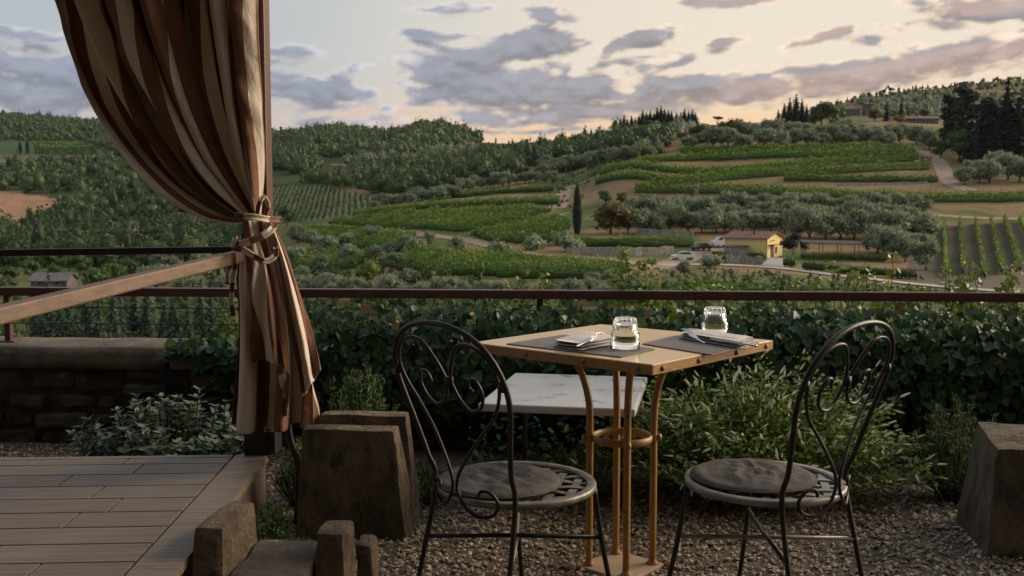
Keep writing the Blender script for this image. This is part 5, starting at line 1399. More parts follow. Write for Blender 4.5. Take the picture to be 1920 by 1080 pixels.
napkin([(1034, 653), (1088, 661), (1162, 647), (1104, 633)], .026, 'folded grey napkin on the left placemat', 3)
napkin([(1274, 637), (1398, 658), (1420, 647), (1290, 628)], .026, 'folded grey napkin on the right placemat', 8)
def fork(tip, neck, label, L=.095):
    tip, neck = np.array(tip), np.array(neck); d = tip - neck; hl = np.linalg.norm(d); d /= hl
    sd = np.cross(d, [0, 0, 1]); sd /= np.linalg.norm(sd); up = np.cross(sd, d)
    root = empty('fork', tuple(neck)); tag(root, label, 'fork')
    def T(P): return np.array([sd * a + d * b + up * c for a, b, c in P])
    for i in range(4):
        x = (i - 1.5) * .0062
        P = catmull(T([(x * .95, .022, .0), (x, .04, .003), (x, hl * .8, .004), (x * .98, hl, .002)]), 4)
        link('tine', mesh('tine', *tube(P, np.linspace(.0017, .0009, len(P)), 6), M_steel, smooth=True), root)
    Vn = [(-.003,-.015,0),(.003,-.015,0),(.011,.012,-.001),(.0112,.025,.001),(-.0112,.025,.001),(-.011,.012,-.001)]
    Vn = T(Vn + [(a, b, c + .002) for a, b, c in Vn]); n = 6
    link('head', mesh('head', Vn, [list(range(n))[::-1], [n+i for i in range(n)]] + [[i,(i+1)%n,n+(i+1)%n,n+i] for i in range(n)], M_steel), root)
    P = catmull(T([(0, -.01, .001), (0, -.05, .002), (0, -(L - hl) * .6, .0), (0, -(L - hl), -.002)]), 5)
    link('handle', mesh('handle', *tube(P, np.linspace(.003, .0055, len(P)), 8, sx=1.0, sy=.45), M_steel, smooth=True), root)
fork(at(1130, 624, 3.02), at(1098, 641, 2.955), 'steel fork lying on the left napkin')
fork(at(1281, 617, 3.10), at(1304, 633, 3.03), 'steel fork lying on the right napkin')
P = np.array([on(1395, 645, ZT + .0305), on(1414, 648, ZT + .0285)]); dd = (P[1] - P[0]) / np.linalg.norm(P[1] - P[0])
V, F = tube(np.array([P[0] - dd * .11, P[0] - dd * .05, P[0], P[1] + dd * .01]) - P[0], [.003, .004, .0045, .005], 8, sy=.6)
o = link('knife', mesh('knife', V, F, M_steel, smooth=True)); o.location = tuple(P[0]); tag(o, 'steel knife handle at the end of the right napkin', 'knife')
gm, gt, gb = new_mat('clear_glass')
gb.inputs['Base Color'].default_value = (.97, .98, .97, 1); gb.inputs['Roughness'].default_value = .02; gb.inputs['Transmission Weight'].default_value = 1.0; gb.inputs['IOR'].default_value = 1.48
gm2, gt2, gb2 = new_mat('pressed_glass')
gb2.inputs['Base Color'].default_value = (.97, .98, .97, 1); gb2.inputs['Roughness'].default_value = .16; gb2.inputs['Transmission Weight'].default_value = 1.0; gb2.inputs['IOR'].default_value = 1.5
def tumbler(px, py, label):
    x, y, z = on(px, py, ZT + .004)
    seg = 96
    outer = [(.0435, .0, 0), (.0448, .002, 0), (.0448, .038, 0), (.0440, .044, 0), (.0405, .048, 0), (.0392, .050, 0), (.0392, .054, .4), (.0385, .062, 1), (.0365, .078, 1), (.0345, .088, 1), (.0315, .0935, .6), (.026, .0955, .2), (.012, .0950, 0), (.0004, .0948, 0)]
    inner = [(.0004, .081, 0), (.018, .0815, 0), (.0295, .079, 0), (.0332, .072, 0), (.0352, .058, 0), (.0362, .050, 0), (.0405, .042, 0), (.0418, .030, 0), (.0422, .002, 0)]
    prof_ = outer[::-1][:-1] and (inner + outer)
    V, F = [], []
    for (r, zz, rb_) in prof_:
        for j in range(seg):
            a = 2 * math.pi * j / seg
            rr = r * (1 - .11 * rb_ * (0.5 - 0.5 * math.cos(16 * a)) ** .7)
            V.append((rr * math.cos(a), rr * math.sin(a), zz))
    n = len(prof_)
    for i in range(n - 1):
        for j in range(seg):
            j2 = (j + 1) % seg; F.append([i*seg+j, i*seg+j2, (i+1)*seg+j2, (i+1)*seg+j])
    F.append([j for j in range(seg)][::-1]); F.append([(n-1)*seg+j for j in range(seg)])
    o = link('glass_tumbler', mesh('glass_tumbler', V, F, gm, smooth=True)); o.location = (x, y, z)
    o.data.materials.append(gm2)
    for p_ in o.data.polygons:
        if len(inner) + 4 <= p_.index // seg < n - 3 and p_.index < (n - 1) * seg: p_.material_index = 1
    return tag(o, label, 'glass')
tumbler(1172, 653, 'ribbed glass tumbler upside down on the left placemat')
tumbler(1340, 628, 'ribbed glass tumbler upside down behind the right napkin')
# ------------------------------------------------------------------ wrought iron chairs
M_iron = pm('chair_iron', (.013, .013, .011), (.024, .022, .018), rough=.40, scale=25, spec=.32, spots=((.05, .034, .02, 1), 35, .68))
M_seat = pm('worn_seat_iron', (.24, .22, .185), (.14, .125, .105), rough=.42, scale=20, spec=.5, metal=.25)
M_seat_pale = pm('pale_worn_seat_iron', (.30, .28, .245), (.20, .185, .16), rough=.42, scale=16, spec=.5, metal=.2)
M_cush = pm('charcoal_cushion', (.085, .070, .062), (.062, .052, .047), rough=.85, scale=12, bump=.003, bscale=60)
def chair(loc, rz, label, seatm, cush_off, crz, seed, strips=7):
    e = empty('garden_chair', loc, rz); tag(e, label, 'chair', None)
    ZS = .45; R = .212
    def back(w, t):
        low = max(0.0, 1 - max(0, t) / .25) * max(0.0, 1 - (abs(w) / .155) ** 2)
        return (w, -.150 - .062 * low - .26 * t * (1 if t > 0 else .2) - .06 * max(0, t - .25), ZS + t)
    # hoop that runs on down as the rear legs
    half = [(.155, 0), (.163, .08), (.185, .17), (.205, .24), (.212, .298), (.199, .352), (.160, .402), (.09, .436)]
    path = [(.185, -.235, .0), (.168, -.185, .25)] + [back(w, t) for w, t in half] + [back(0, .447)] + [back(-w, t) for w, t in half[::-1]] + [(-.168, -.185, .25), (-.185, -.235, .0)]
    bk = link('back_hoop', mesh('back_hoop', *tube(catmull(path, 8), .0070, 10), M_iron, smooth=True), e)
    for sg in (-1, 1):
        sc = [(.072, .012), (.082, .030), (.106, .028), (.120, .002), (.108, -.028), (.072, -.036), (.036, -.018), (.013, .014), (.009, .046), (.030, .088), (.085, .160), (.142, .222), (.180, .282), (.189, .330), (.168, .376), (.122, .400), (.070, .396), (.034, .355), (.012, .312), (.013, .282), (.034, .246), (.068, .230), (.103, .244), (.119, .280), (.106, .312), (.082, .312), (.074, .292), (.086, .282)]
        P = catmull([back(sg * w, t) for w, t in sc], 7)
        k_ = link('scroll', mesh('scroll', *tube(P, .0046, 8), M_iron, smooth=True), bk)
        c_ = back(sg * .201, .31)
        V, F = tube([(c_[0], c_[1], c_[2] - .012), (c_[0], c_[1], c_[2] + .012)], .0100, 10); link('collar', mesh('collar', V, F, M_iron, smooth=True), bk)
    c_ = back(0, .297); V, F = tube([(0, c_[1], c_[2] - .013), (0, c_[1], c_[2] + .013)], .0110, 10); link('collar', mesh('collar', V, F, M_iron, smooth=True), bk)
    a = np.linspace(0, 2 * math.pi, 72, endpoint=False)
    V = np.concatenate([np.stack([r_ * np.cos(a), r_ * np.sin(a), np.full(72, z_)], 1) for r_, z_ in ((R - .026, ZS - .002), (R - .024, ZS + .003), (R - .004, ZS + .005), (R, ZS), (R - .001, ZS - .012), (R - .006, ZS - .013), (R - .008, ZS - .005))])
    F = [[i * 72 + j, i * 72 + (j + 1) % 72, ((i + 1) % 7) * 72 + (j + 1) % 72, ((i + 1) % 7) * 72 + j] for i in range(7) for j in range(72)]
    st = link('seat_rim', mesh('seat_rim', V, F, seatm, smooth=True), e)
    for d in (0, 1):
        for i in range(strips):
            o_ = (i - (strips - 1) / 2) * .052
            hl = math.sqrt(max(.0001, (R - .02) ** 2 - o_ ** 2)); n = 28
            t = np.linspace(-hl, hl, n)
            z = ZS - .004 + .0024 * np.cos(math.pi * (t / .052 + i + d)) * (1 if d == 0 else 1)
            Vs = []
            for w, dz in ((-.0105, 0), (.0105, 0), (.0105, -.0018), (-.0105, -.0018)):
                Vs.append(np.stack([t, np.full(n, o_ + w), z + dz], 1) if d == 0 else np.stack([np.full(n, o_ + w), t, z + dz], 1))
            Vc = np.concatenate(Vs); cr = math.cos(.6), math.sin(.6)
            Vc = np.stack([Vc[:, 0] * cr[0] - Vc[:, 1] * cr[1], Vc[:, 0] * cr[1] + Vc[:, 1] * cr[0], Vc[:, 2]], 1)
            F = [[k2 * n + q, k2 * n + q + 1, ((k2 + 1) % 4) * n + q + 1, ((k2 + 1) % 4) * n + q] for k2 in range(4) for q in range(n - 1)]
            link('seat_strip', mesh('seat_strip', Vc, F, seatm, smooth=False), st)
    for sg in (-1, 1):
        P = catmull([(sg * .150, .140, ZS - .008), (sg * .168, .165, .25), (sg * .195, .215, 0)], 5)
        link('front_leg', mesh('front_leg', *tube(P, .0070, 9), M_iron, smooth=True), e)
        link('cross_brace', mesh('cross_brace', *tube([(sg * .165, .160, .30 + .004 * sg), (0, 0, .30 + .006 * sg), (-sg * .166, -.178, .30 + .004 * sg)], .0062, 8), M_iron if sg > 0 else seatm, smooth=True), e)
    # round cushion
    nr, na = 16, 64; Rr = .164; V = []
    rr_ = np.concatenate([np.linspace(.02, .93, nr - 3), [.97, .995, 1.0]]); hz = np.concatenate([np.full(nr - 3, 1.0), [.85, .55, .25]])
    A_g, R_g = np.meshgrid(np.linspace(0, 2 * math.pi, na, endpoint=False), rr_, indexing='ij')
    X = Rr * R_g * np.cos(A_g); Y = Rr * R_g * np.sin(A_g)
    wr = (fbm2(X * 22 + seed, Y * 60 + 2 * seed + X * 25, 3) - .5) * .014 + (1 - np.abs(2 * fbm2(X * 11 + 5 + seed, Y * 30 + X * 12, 2) - 1)) ** 3 * .011
    Z = ZS + .004 + (.012 + wr * (1 - R_g ** 4) + .004 * (1 - R_g ** 2)) * hz[None] * 1.0
    V = np.stack([X, Y, Z], -1).reshape(-1, 3)
    Vb_ = np.stack([X[:, -1] * .985, Y[:, -1] * .985, np.full(na, ZS + .0055)], -1)
    N1 = len(V)
    F = [[a_ * nr + q, ((a_ + 1) % na) * nr + q, ((a_ + 1) % na) * nr + q + 1, a_ * nr + q + 1] for a_ in range(na) for q in range(nr - 1)]
    F += [[a_ * nr + nr - 1, ((a_ + 1) % na) * nr + nr - 1, N1 + (a_ + 1) % na, N1 + a_] for a_ in range(na)]
    F += [[a_ * nr for a_ in range(na)][::-1], [N1 + a_ for a_ in range(na)]]
    M4 = Matrix.Translation(Vector(loc)) @ Matrix.Rotation(rz, 4, 'Z')
    cu = empty('seat_cushion', M4 @ Vector((cush_off[0], cush_off[1], 0)), rz + crz)
    link('pad', mesh('pad', np.concatenate([V, Vb_]), F, M_cush, smooth=True), cu)
    aa = np.linspace(0, 2 * math.pi, 64, endpoint=False)
    link('piping', mesh('piping', *tube(np.stack([Rr * 1.0 * np.cos(aa), Rr * 1.0 * np.sin(aa), np.full(64, ZS + .009)], 1), .0032, 6, True), M_cush, smooth=True), cu)
    for sg in (-1, 1):
        P = catmull([(sg * .02 - .15, -.085, ZS + .008), (sg * .012 - .17, -.12, ZS - .02), (sg * .010 - .172, -.125, ZS - .08 - .02 * sg)], 6)
        link('tie_cord', mesh('tie_cord', *tube(P, .0016, 5), M_cush), cu)
    return e, cu
e, cu = chair((.012, 2.60, 0), math.radians(-47), 'black wrought iron chair with heart scroll back at left', M_seat, (-.02, -.045), .3, 3.0)
tag(cu, 'round dark cushion lying on the left chair, lattice bare beside it', 'cushion', 'round seat cushions')
e, cu = chair((.676, 2.62, 0), math.radians(43), 'black wrought iron chair with heart scroll back at right', M_seat_pale, (-.012, .028), 1.1, 9.0)
tag(cu, 'round dark cushion covering the seat of the right chair', 'cushion', 'round seat cushions')
# ------------------------------------------------------------------ plants on the terrace
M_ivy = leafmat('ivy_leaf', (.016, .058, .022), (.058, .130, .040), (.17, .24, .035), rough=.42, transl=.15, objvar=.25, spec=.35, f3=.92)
M_ivy_young = leafmat('young_ivy_leaf', (.13, .21, .025), (.25, .30, .05), (.22, .10, .04), rough=.4, transl=.3, objvar=.25, f3=.96)
M_ivy_dry = leafmat('dry_ivy_leaf', (.16, .085, .05), (.24, .15, .10), rough=.7, transl=.2)
M_sage = leafmat('sage_leaf', (.13, .18, .12), (.27, .33, .24), rough=.7, transl=.15, objvar=.2)
M_rosem = leafmat('rosemary_needle', (.07, .14, .04), (.18, .26, .09), rough=.6, transl=.15)
M_bush = leafmat('bush_leaf', (.09, .16, .024), (.23, .33, .055), rough=.5, transl=.35, objvar=.1)
M_spike = leafmat('pale_flower', (.55, .57, .42), (.85, .83, .70), rough=.7, transl=.35, objvar=.15)
M_stem = pm('green_stem', (.10, .12, .05), (.07, .08, .035), rough=.7)
M_twig = pm('woody_stem', (.06, .045, .03), (.04, .03, .02), rough=.9)
IVY_V = [(0, -.06, .0), (0, -.38, .03), (.22, -.46, .05), (.44, -.22, .07), (.40, -.02, .06), (.26, .16, .05), (.16, .34, .03), (0, .58, -.06), (-.16, .34, .03), (-.26, .16, .05), (-.40, -.02, .06), (-.44, -.22, .07), (-.22, -.46, .05)]
IVY_V = [(a * 1.05, b, c * 1.2 - .10 * (b > .3)) for a, b, c in IVY_V]
IVY_T = [(0, i, i + 1) for i in range(1, 12)] + [(0, 12, 1)]
HEART_V = [(0, -.05, -.01), (0, -.34, .02), (.22, -.44, .05), (.42, -.26, .07), (.40, .02, .06), (.22, .32, .03), (0, .58, -.07), (-.22, .32, .03), (-.40, .02, .06), (-.42, -.26, .07), (-.22, -.44, .05)]
HEART_T = [(0, i, i + 1) for i in range(1, 10)] + [(0, 10, 1)]
LANCE_V = [(0, -.5, 0), (.14, -.25, .03), (.21, .0, .04), (.15, .28, .02), (0, .5, -.05), (-.15, .28, .02), (-.21, .0, .04), (-.14, -.25, .03), (0, -.1, -.01), (0, .2, -.02)]
LANCE_T = [(0, 1, 8), (1, 2, 8), (2, 9, 8), (2, 3, 9), (3, 4, 9), (4, 5, 9), (5, 6, 9), (6, 8, 9), (6, 7, 8), (7, 0, 8)]
def leaf_plant(root, P, N, T, S, templates, mat, nsep, name='leaf', sort=None, rn=None, stuff='leaf_mass'):
    """the nsep leaves that show largest become parts; the rest is one mass"""
    n = len(P); R = frames(N, T)
    if rn is None: rn = rng.random(n)
    base = np.array(root.location); rzi = -root.rotation_euler.z
    key = S if sort is None else sort
    order = np.argsort(-key)
    sep_i, rest = order[:nsep], order[nsep:]
    meshes = []
    for ti, (tv, tt) in enumerate(templates):
        for r_ in (.08, .28, .48, .68, .86, .97):
            meshes.append(mesh(name, np.array(tv), np.array(tt), mat, rnd=np.full(len(tv), r_), smooth=True))
    for i in sep_i:
        ti = i % len(templates); k_ = min(5, int(rn[i] * 6))
        o = link(name, meshes[ti * 6 + k_], root)
        M_ = Matrix(R[i].tolist()).to_4x4()
        o.matrix_local = Matrix.Translation(Vector(P[i] - base)) @ M_ @ Matrix.Scale(float(S[i]), 4)
    if len(rest):
        parts = []
        for ti, tm in enumerate(templates):
            q = rest[rest % len(templates) == ti]
            if len(q): parts.append(inst(tm, P[q] - base, R[q], S[q], rn[q]))
        V, F, r_ = cat(parts)
        tag(link(stuff, mesh(stuff, V, F, mat, rnd=r_, smooth=True), root), kind='stuff')
def vis_score(P, N, S):
    px, py = topx(P[:, 0], P[:, 1], P[:, 2])
    inside = (px > 10) & (px < 1910) & (py > 0) & (py < 1070)
    c = -P + np.array([0, 0, H]); d = np.linalg.norm(c, axis=1)
    f = np.abs(np.sum(N * c, 1)) / (np.linalg.norm(N, axis=1) * d)
    return S / d * (.3 + f) * inside
# --- ivy over the wall and railing
ivy = empty('ivy', Wp(1.2, .3, 0)); tag(ivy, 'dense dark ivy spilling over the wall under the railing', 'ivy')
n = 10500
s = rng.uniform(-.98, 3.4, n); z = .05 + .645 * rng.random(n) ** .72
low = .10 + .17 * fbm2(s * 1.3 + 3, s * 0 + 2, 3) + np.where(s < .2, .12 - .1 * np.clip(s + .6, 0, 1), -.10 * np.clip((s - .6), 0, 1))
keep = (z > low + rng.normal(0, .05, n)); s, z = s[keep], z[keep]; n = len(s)
bul = .20 + .20 * np.sin(np.clip((z - .05) / .75, 0, 1) * math.pi) ** .7 + .10 * (fbm2(s * 3, z * 5, 3) - .4)
bul = np.where(z > .62, bul - (z - .62) * 1.3, bul)
depth = rng.random(n) ** 1.6 * .16
o = bul - depth
P = np.array([Wp(a, b, c) for a, b, c in zip(s, o, z)])
out = np.array([N_[0], N_[1], 0])
N = out * 1.0 + np.array([0, 0, .45]) + rng.normal(0, .42, (n, 3)); N[:, 2] += np.clip((z - .55) * 3, 0, 1)
T = np.tile([0, 0, -1.0], (n, 1)) + rng.normal(0, .45, (n, 3)) + out * .2
S = (.026 + .046 * rng.random(n) ** 1.4) * np.where(z > .62, .8, 1.0)
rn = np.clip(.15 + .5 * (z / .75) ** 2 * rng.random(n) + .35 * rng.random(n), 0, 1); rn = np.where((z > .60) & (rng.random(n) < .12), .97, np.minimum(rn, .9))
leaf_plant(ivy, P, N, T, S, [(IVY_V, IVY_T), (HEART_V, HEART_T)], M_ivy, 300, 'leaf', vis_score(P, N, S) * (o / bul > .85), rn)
# stems
parts = []
for i in range(40):
    s0 = rng.uniform(-.9, 3.3); pts = [Wp(s0 + rng.normal(0, .05) * q, .17 + .03 * q, .05 + .2 * q) for q in range(4)]
    parts.append(tube(np.array(pts) - np.array(ivy.location), .005, 5))
V, F = join(parts); tag(link('stem_mass', mesh('stem_mass', V, F, M_twig), ivy), kind='stuff')
# ivy tongue over the coping left of the rest, behind the curtain
iv2 = empty('ivy', Wp(-1.15, .1, .3)); tag(iv2, 'small ivy tongue creeping over the coping behind the curtain', 'ivy')
n = 420; s = -1.62 + .75 * rng.random(n) ** .7; z = WTOP + .03 - .30 * rng.random(n) ** 1.6 * np.clip((s + 1.75) * 1.6, 0, 1) + .10 * rng.random(n) * np.clip((s + 1.3) * 2, 0, 1); o = .22 - .22 * rng.random(n) * (z > WTOP) + .02 * rng.random(n)
P = np.array([Wp(a, b, c) for a, b, c in zip(s, o, z)]); N = out + np.array([0, 0, .8]) + rng.normal(0, .45, (n, 3)); T = np.tile([-.3, 0, -.8], (n, 1)) + rng.normal(0, .5, (n, 3)); S = rng.uniform(.03, .065, n)
leaf_plant(iv2, P, N, T, S, [(IVY_V, IVY_T), (HEART_V, HEART_T)], M_ivy, 120, 'leaf', vis_score(P, N, S), np.where(z > WTOP, np.clip(.5 + .5 * rng.random(n), 0, 1), rng.random(n) * .6))
# young shoots standing up through the railing
def behind(px, o):
    t = pdir(px, 560)[0]; p = O_ + N_ * o; s_ = (t * p[1] - p[0]) / (A_[0] - t * A_[1]); q = p + A_ * s_
    return q[0], q[1]
def shoots(px_list, label, seed, hrange, zb=.60, name='ivy_shoots', oo=-.09):
    r0 = behind(px_list[0], oo); root = empty(name, (r0[0], r0[1], zb)); tag(root, label, 'ivy shoots')
    Ps, Ns, Ts, Ss, stems = [], [], [], [], []
    for px in px_list:
        x, y = behind(px, oo + rng.uniform(-.06, .03)); h = rng.uniform(*hrange)
        b = np.array([x, y, zb]); tip = b + np.array([rng.normal(0, .05), rng.normal(0, .04), h])
        mid = (b + tip) / 2 + rng.normal(0, .02, 3); C_ = catmull([b, mid, tip], 6)
        stems.append(tube(C_ - np.array(root.location), np.linspace(.003, .0015, len(C_)), 5))
        m = int(10 + h * 85)
        for q in range(m):
            f = rng.random() ** .8; c = C_[min(len(C_) - 1, int(f * len(C_)))]
            a = rng.random() * 6.28; d = np.array([math.cos(a), math.sin(a), .4]); L = rng.uniform(.015, .055) * (1.2 - .6 * f)
            Ps.append(c + d * L); Ns.append(np.array([0, -.5, .8]) + rng.normal(0, .45, 3)); Ts.append(d - np.array([0, 0, .5])); Ss.append(rng.uniform(.020, .046) * (1.2 - .5 * f))
    V, F = join(stems); tag(link('stem_mass', mesh('stem_mass', V, F, M_stem), root), kind='stuff')
    P, N, T, S = map(np.array, (Ps, Ns, Ts, Ss))
    leaf_plant(root, P, N, T, S, [(HEART_V, HEART_T)], M_ivy_young, min(60, len(P)), 'leaf', vis_score(P, N, S))
shoots([965, 978, 1005, 1040], 'few small yellow green ivy shoots above the railing post', 1, (.16, .26))
shoots([1128, 1140, 1152, 1165, 1178, 1190, 1205, 1220, 1232], 'tall yellow green ivy shoots above the front glass', 2, (.24, .38))
shoots([1250, 1275, 1300, 1325, 1360], 'ivy shoots rising above the railing below the white car', 3, (.16, .27))
shoots([1385, 1392, 1480, 1530], 'sparse ivy shoots above the railing below the yellow house', 8, (.14, .24))
shoots([1565, 1580, 1597, 1610, 1622, 1640], 'tall ivy shoots above the railing below the clipped hedge', 4, (.20, .36))
shoots([1690, 1712, 1740], 'low ivy shoots on the railing below the olive trees', 5, (.14, .22))
shoots([1775, 1790, 1802, 1815, 1830, 1845], 'leafy ivy shoots above the railing below the downhill vine rows', 6, (.22, .33))
shoots([1870, 1885, 1900, 1915, 1930], 'ivy shoots at the right end of the railing', 7, (.20, .34))
shoots([585, 600, 622, 640, 660, 690, 715, 740, 770, 800, 830, 860, 890, 920, 950, 985, 1015, 1050, 1085, 1120], 'row of young ivy tips just under the railing', 9, (.04, .09), .60, oo=.12)
shoots([1160, 1200, 1240, 1290, 1340, 1390, 1440, 1490, 1540, 1590, 1640, 1690, 1740, 1790, 1840, 1890], 'row of young ivy tips under the right half of railing', 10, (.04, .09), .60, oo=.12)
shoots([432, 440, 446, 452], 'ivy sprig climbing the cables beside the curtain', 11, (.12, .26), .50)
# dry leaves in the ivy
root = empty('dry_leaves', Wp(1.5, .4, .6)); tag(root, 'withered brown leaves caught in the ivy near the right glass', 'dry leaves')
cl = [(1400, 600), (1440, 622), (1470, 615), (1500, 622), (1410, 610), (1455, 605), (690, 578), (700, 585), (740, 612), (1220, 590), (1680, 580), (1690, 572), (1590, 572), (880, 580)]
P = np.array([at(x + rng.normal(0, 4), y, 4.60 + rng.uniform(-.03, .05)) for x, y in cl]); n = len(P)
leaf_plant(root, P, np.array([0, -1, .3]) + rng.normal(0, .5, (n, 3)), rvec(n), rng.uniform(.03, .052, n), [(IVY_V, IVY_T)], M_ivy_dry, n, 'leaf')
# --- sage in front of the wall, behind the deck
def sage(cx, cy, rx, ry, hz, nst, label, seed, nsep=300):
    root = empty('sage_plant', (cx, cy, 0)); tag(root, label, 'sage plant')
    Ps, Ns, Ts, Ss, stems = [], [], [], [], []
    for i in range(nst):
        a = rng.random() * 6.28; q = math.sqrt(rng.random())
        tx, ty = rx * q * math.cos(a), ry * q * math.sin(a)
        h = hz * (1 - .55 * q ** 2) * rng.uniform(.62, 1.12) * (.75 + .5 * float(fbm2(np.array([tx * 7 + 3.0]), np.array([ty * 7 + 1.0]), 2)[0]))
        tip = np.array([tx, ty, h]); bb = np.array([tx * .35, ty * .35, .0]); C_ = catmull([bb, (bb + tip) / 2 + np.array([tx, ty, 0]) * .15, tip], 5)
        stems.append(tube(C_, np.linspace(.006, .003, len(C_)), 5))
        dirn = C_[-1] - C_[-3]; dirn /= np.linalg.norm(dirn)
        for lv in range(5):
            for k_ in range(4 if lv < 4 else 5):
                b = k_ * 1.57 + lv * .8 + rng.normal(0, .25); out_ = np.array([math.cos(b), math.sin(b), 0]); c = tip - dirn * (.028 * (4 - lv))
                spread = 1.0 if lv < 4 else .45
                d = out_ * spread + dirn * (.55 + .15 * lv); d /= np.linalg.norm(d); L = rng.uniform(.042, .072) * (1.1 - .07 * lv)
                Ps.append(c + d * L * .5 + np.array([cx, cy, 0])); Ts.append(d); Ns.append(dirn * 1.0 - out_ * .45 + rng.normal(0, .2, 3)); Ss.append(L)
    V, F = join(stems); tag(link('stem_mass', mesh('stem_mass', V, F, M_twig), root), kind='stuff')
    P, N, T, S = map(np.array, (Ps, Ns, Ts, Ss))
    leaf_plant(root, P, N, T, S, [(LANCE_V, LANCE_T)], M_sage, nsep, 'leaf', vis_score(P, N, S) * (P[:, 2] > .12))
c = at(315, 840, 4.35)
sage(c[0], 4.35, .42, .26, .33, 130, 'grey green sage plant between the deck and stone wall', 1)
# --- rosemary
def rosemary(cx, cy, rx, ry, hz, nst, label, lean=0.0, zb=0.0):
    root = empty('rosemary_plant', (cx, cy, zb)); tag(root, label, 'rosemary')
    P, N, T, S, stems = [], [], [], [], []
    for i in range(nst):
        a = rng.random() * 6.28; q = math.sqrt(rng.random()); tx, ty = rx * q * math.cos(a), ry * q * math.sin(a); h = hz * (1 - .5 * q * q) * rng.uniform(.65, 1.1)
        C_ = catmull([(tx * .3, ty * .3, 0), (tx * .75, ty * .75, h * .55), (tx * 1.05 + rng.normal(0, .02), ty, h)], 8); stems.append(tube(C_, .0025, 3))
        m = int(h * 260)
        f = .25 + .75 * rng.random(m); idx = np.clip((f * (len(C_) - 1)).astype(int), 0, len(C_) - 2); c = C_[idx] + (C_[idx + 1] - C_[idx]) * rng.random((m, 1))
        b = rng.random(m) * 6.28; d = np.stack([np.cos(b), np.sin(b), np.full(m, .8)], 1)
        P.append(c + d * .009); T.append(d); N.append(rvec(m)); S.append(np.full(m, .024) * rng.uniform(.7, 1.2, m))
    P, N, T, S = map(np.concatenate, (P, N, T, S))
    NE = ([(-.06, -.5, 0), (.06, -.5, 0), (.05, .3, .02), (0, .5, 0), (-.05, .3, .02)], [(0, 1, 2), (0, 2, 4), (4, 2, 3)])
    V, F, r = inst(NE, P, frames(N, T), S); tag(link('needle_mass', mesh('needle_mass', V, F, M_rosem, rnd=r), root), kind='stuff')
    V, F = join(stems); tag(link('stem_mass', mesh('stem_mass', V, F, M_twig), root), kind='stuff')
c = at(662, 800, 4.05); rosemary(c[0], 4.05, .20, .14, .50, 130, 'rosemary bush behind the two tall stone blocks')
c = at(1085, 900, 3.95); rosemary(c[0], 3.98, .22, .15, .20, 90, 'low rosemary cushion behind the table legs')
c = at(800, 920, 3.85); rosemary(c[0], 3.9, .13, .13, .20, 50, 'rosemary tuft between stone blocks and left chair')
c = at(1790, 940, 3.95); rosemary(c[0], 3.95, .19, .2, .40, 130, 'rosemary bush beside the right stone block')
c = at(560, 900, 3.8); rosemary(c[0], 3.85, .10, .08, .28, 45, 'dark herb tuft between the deck and the stone blocks')
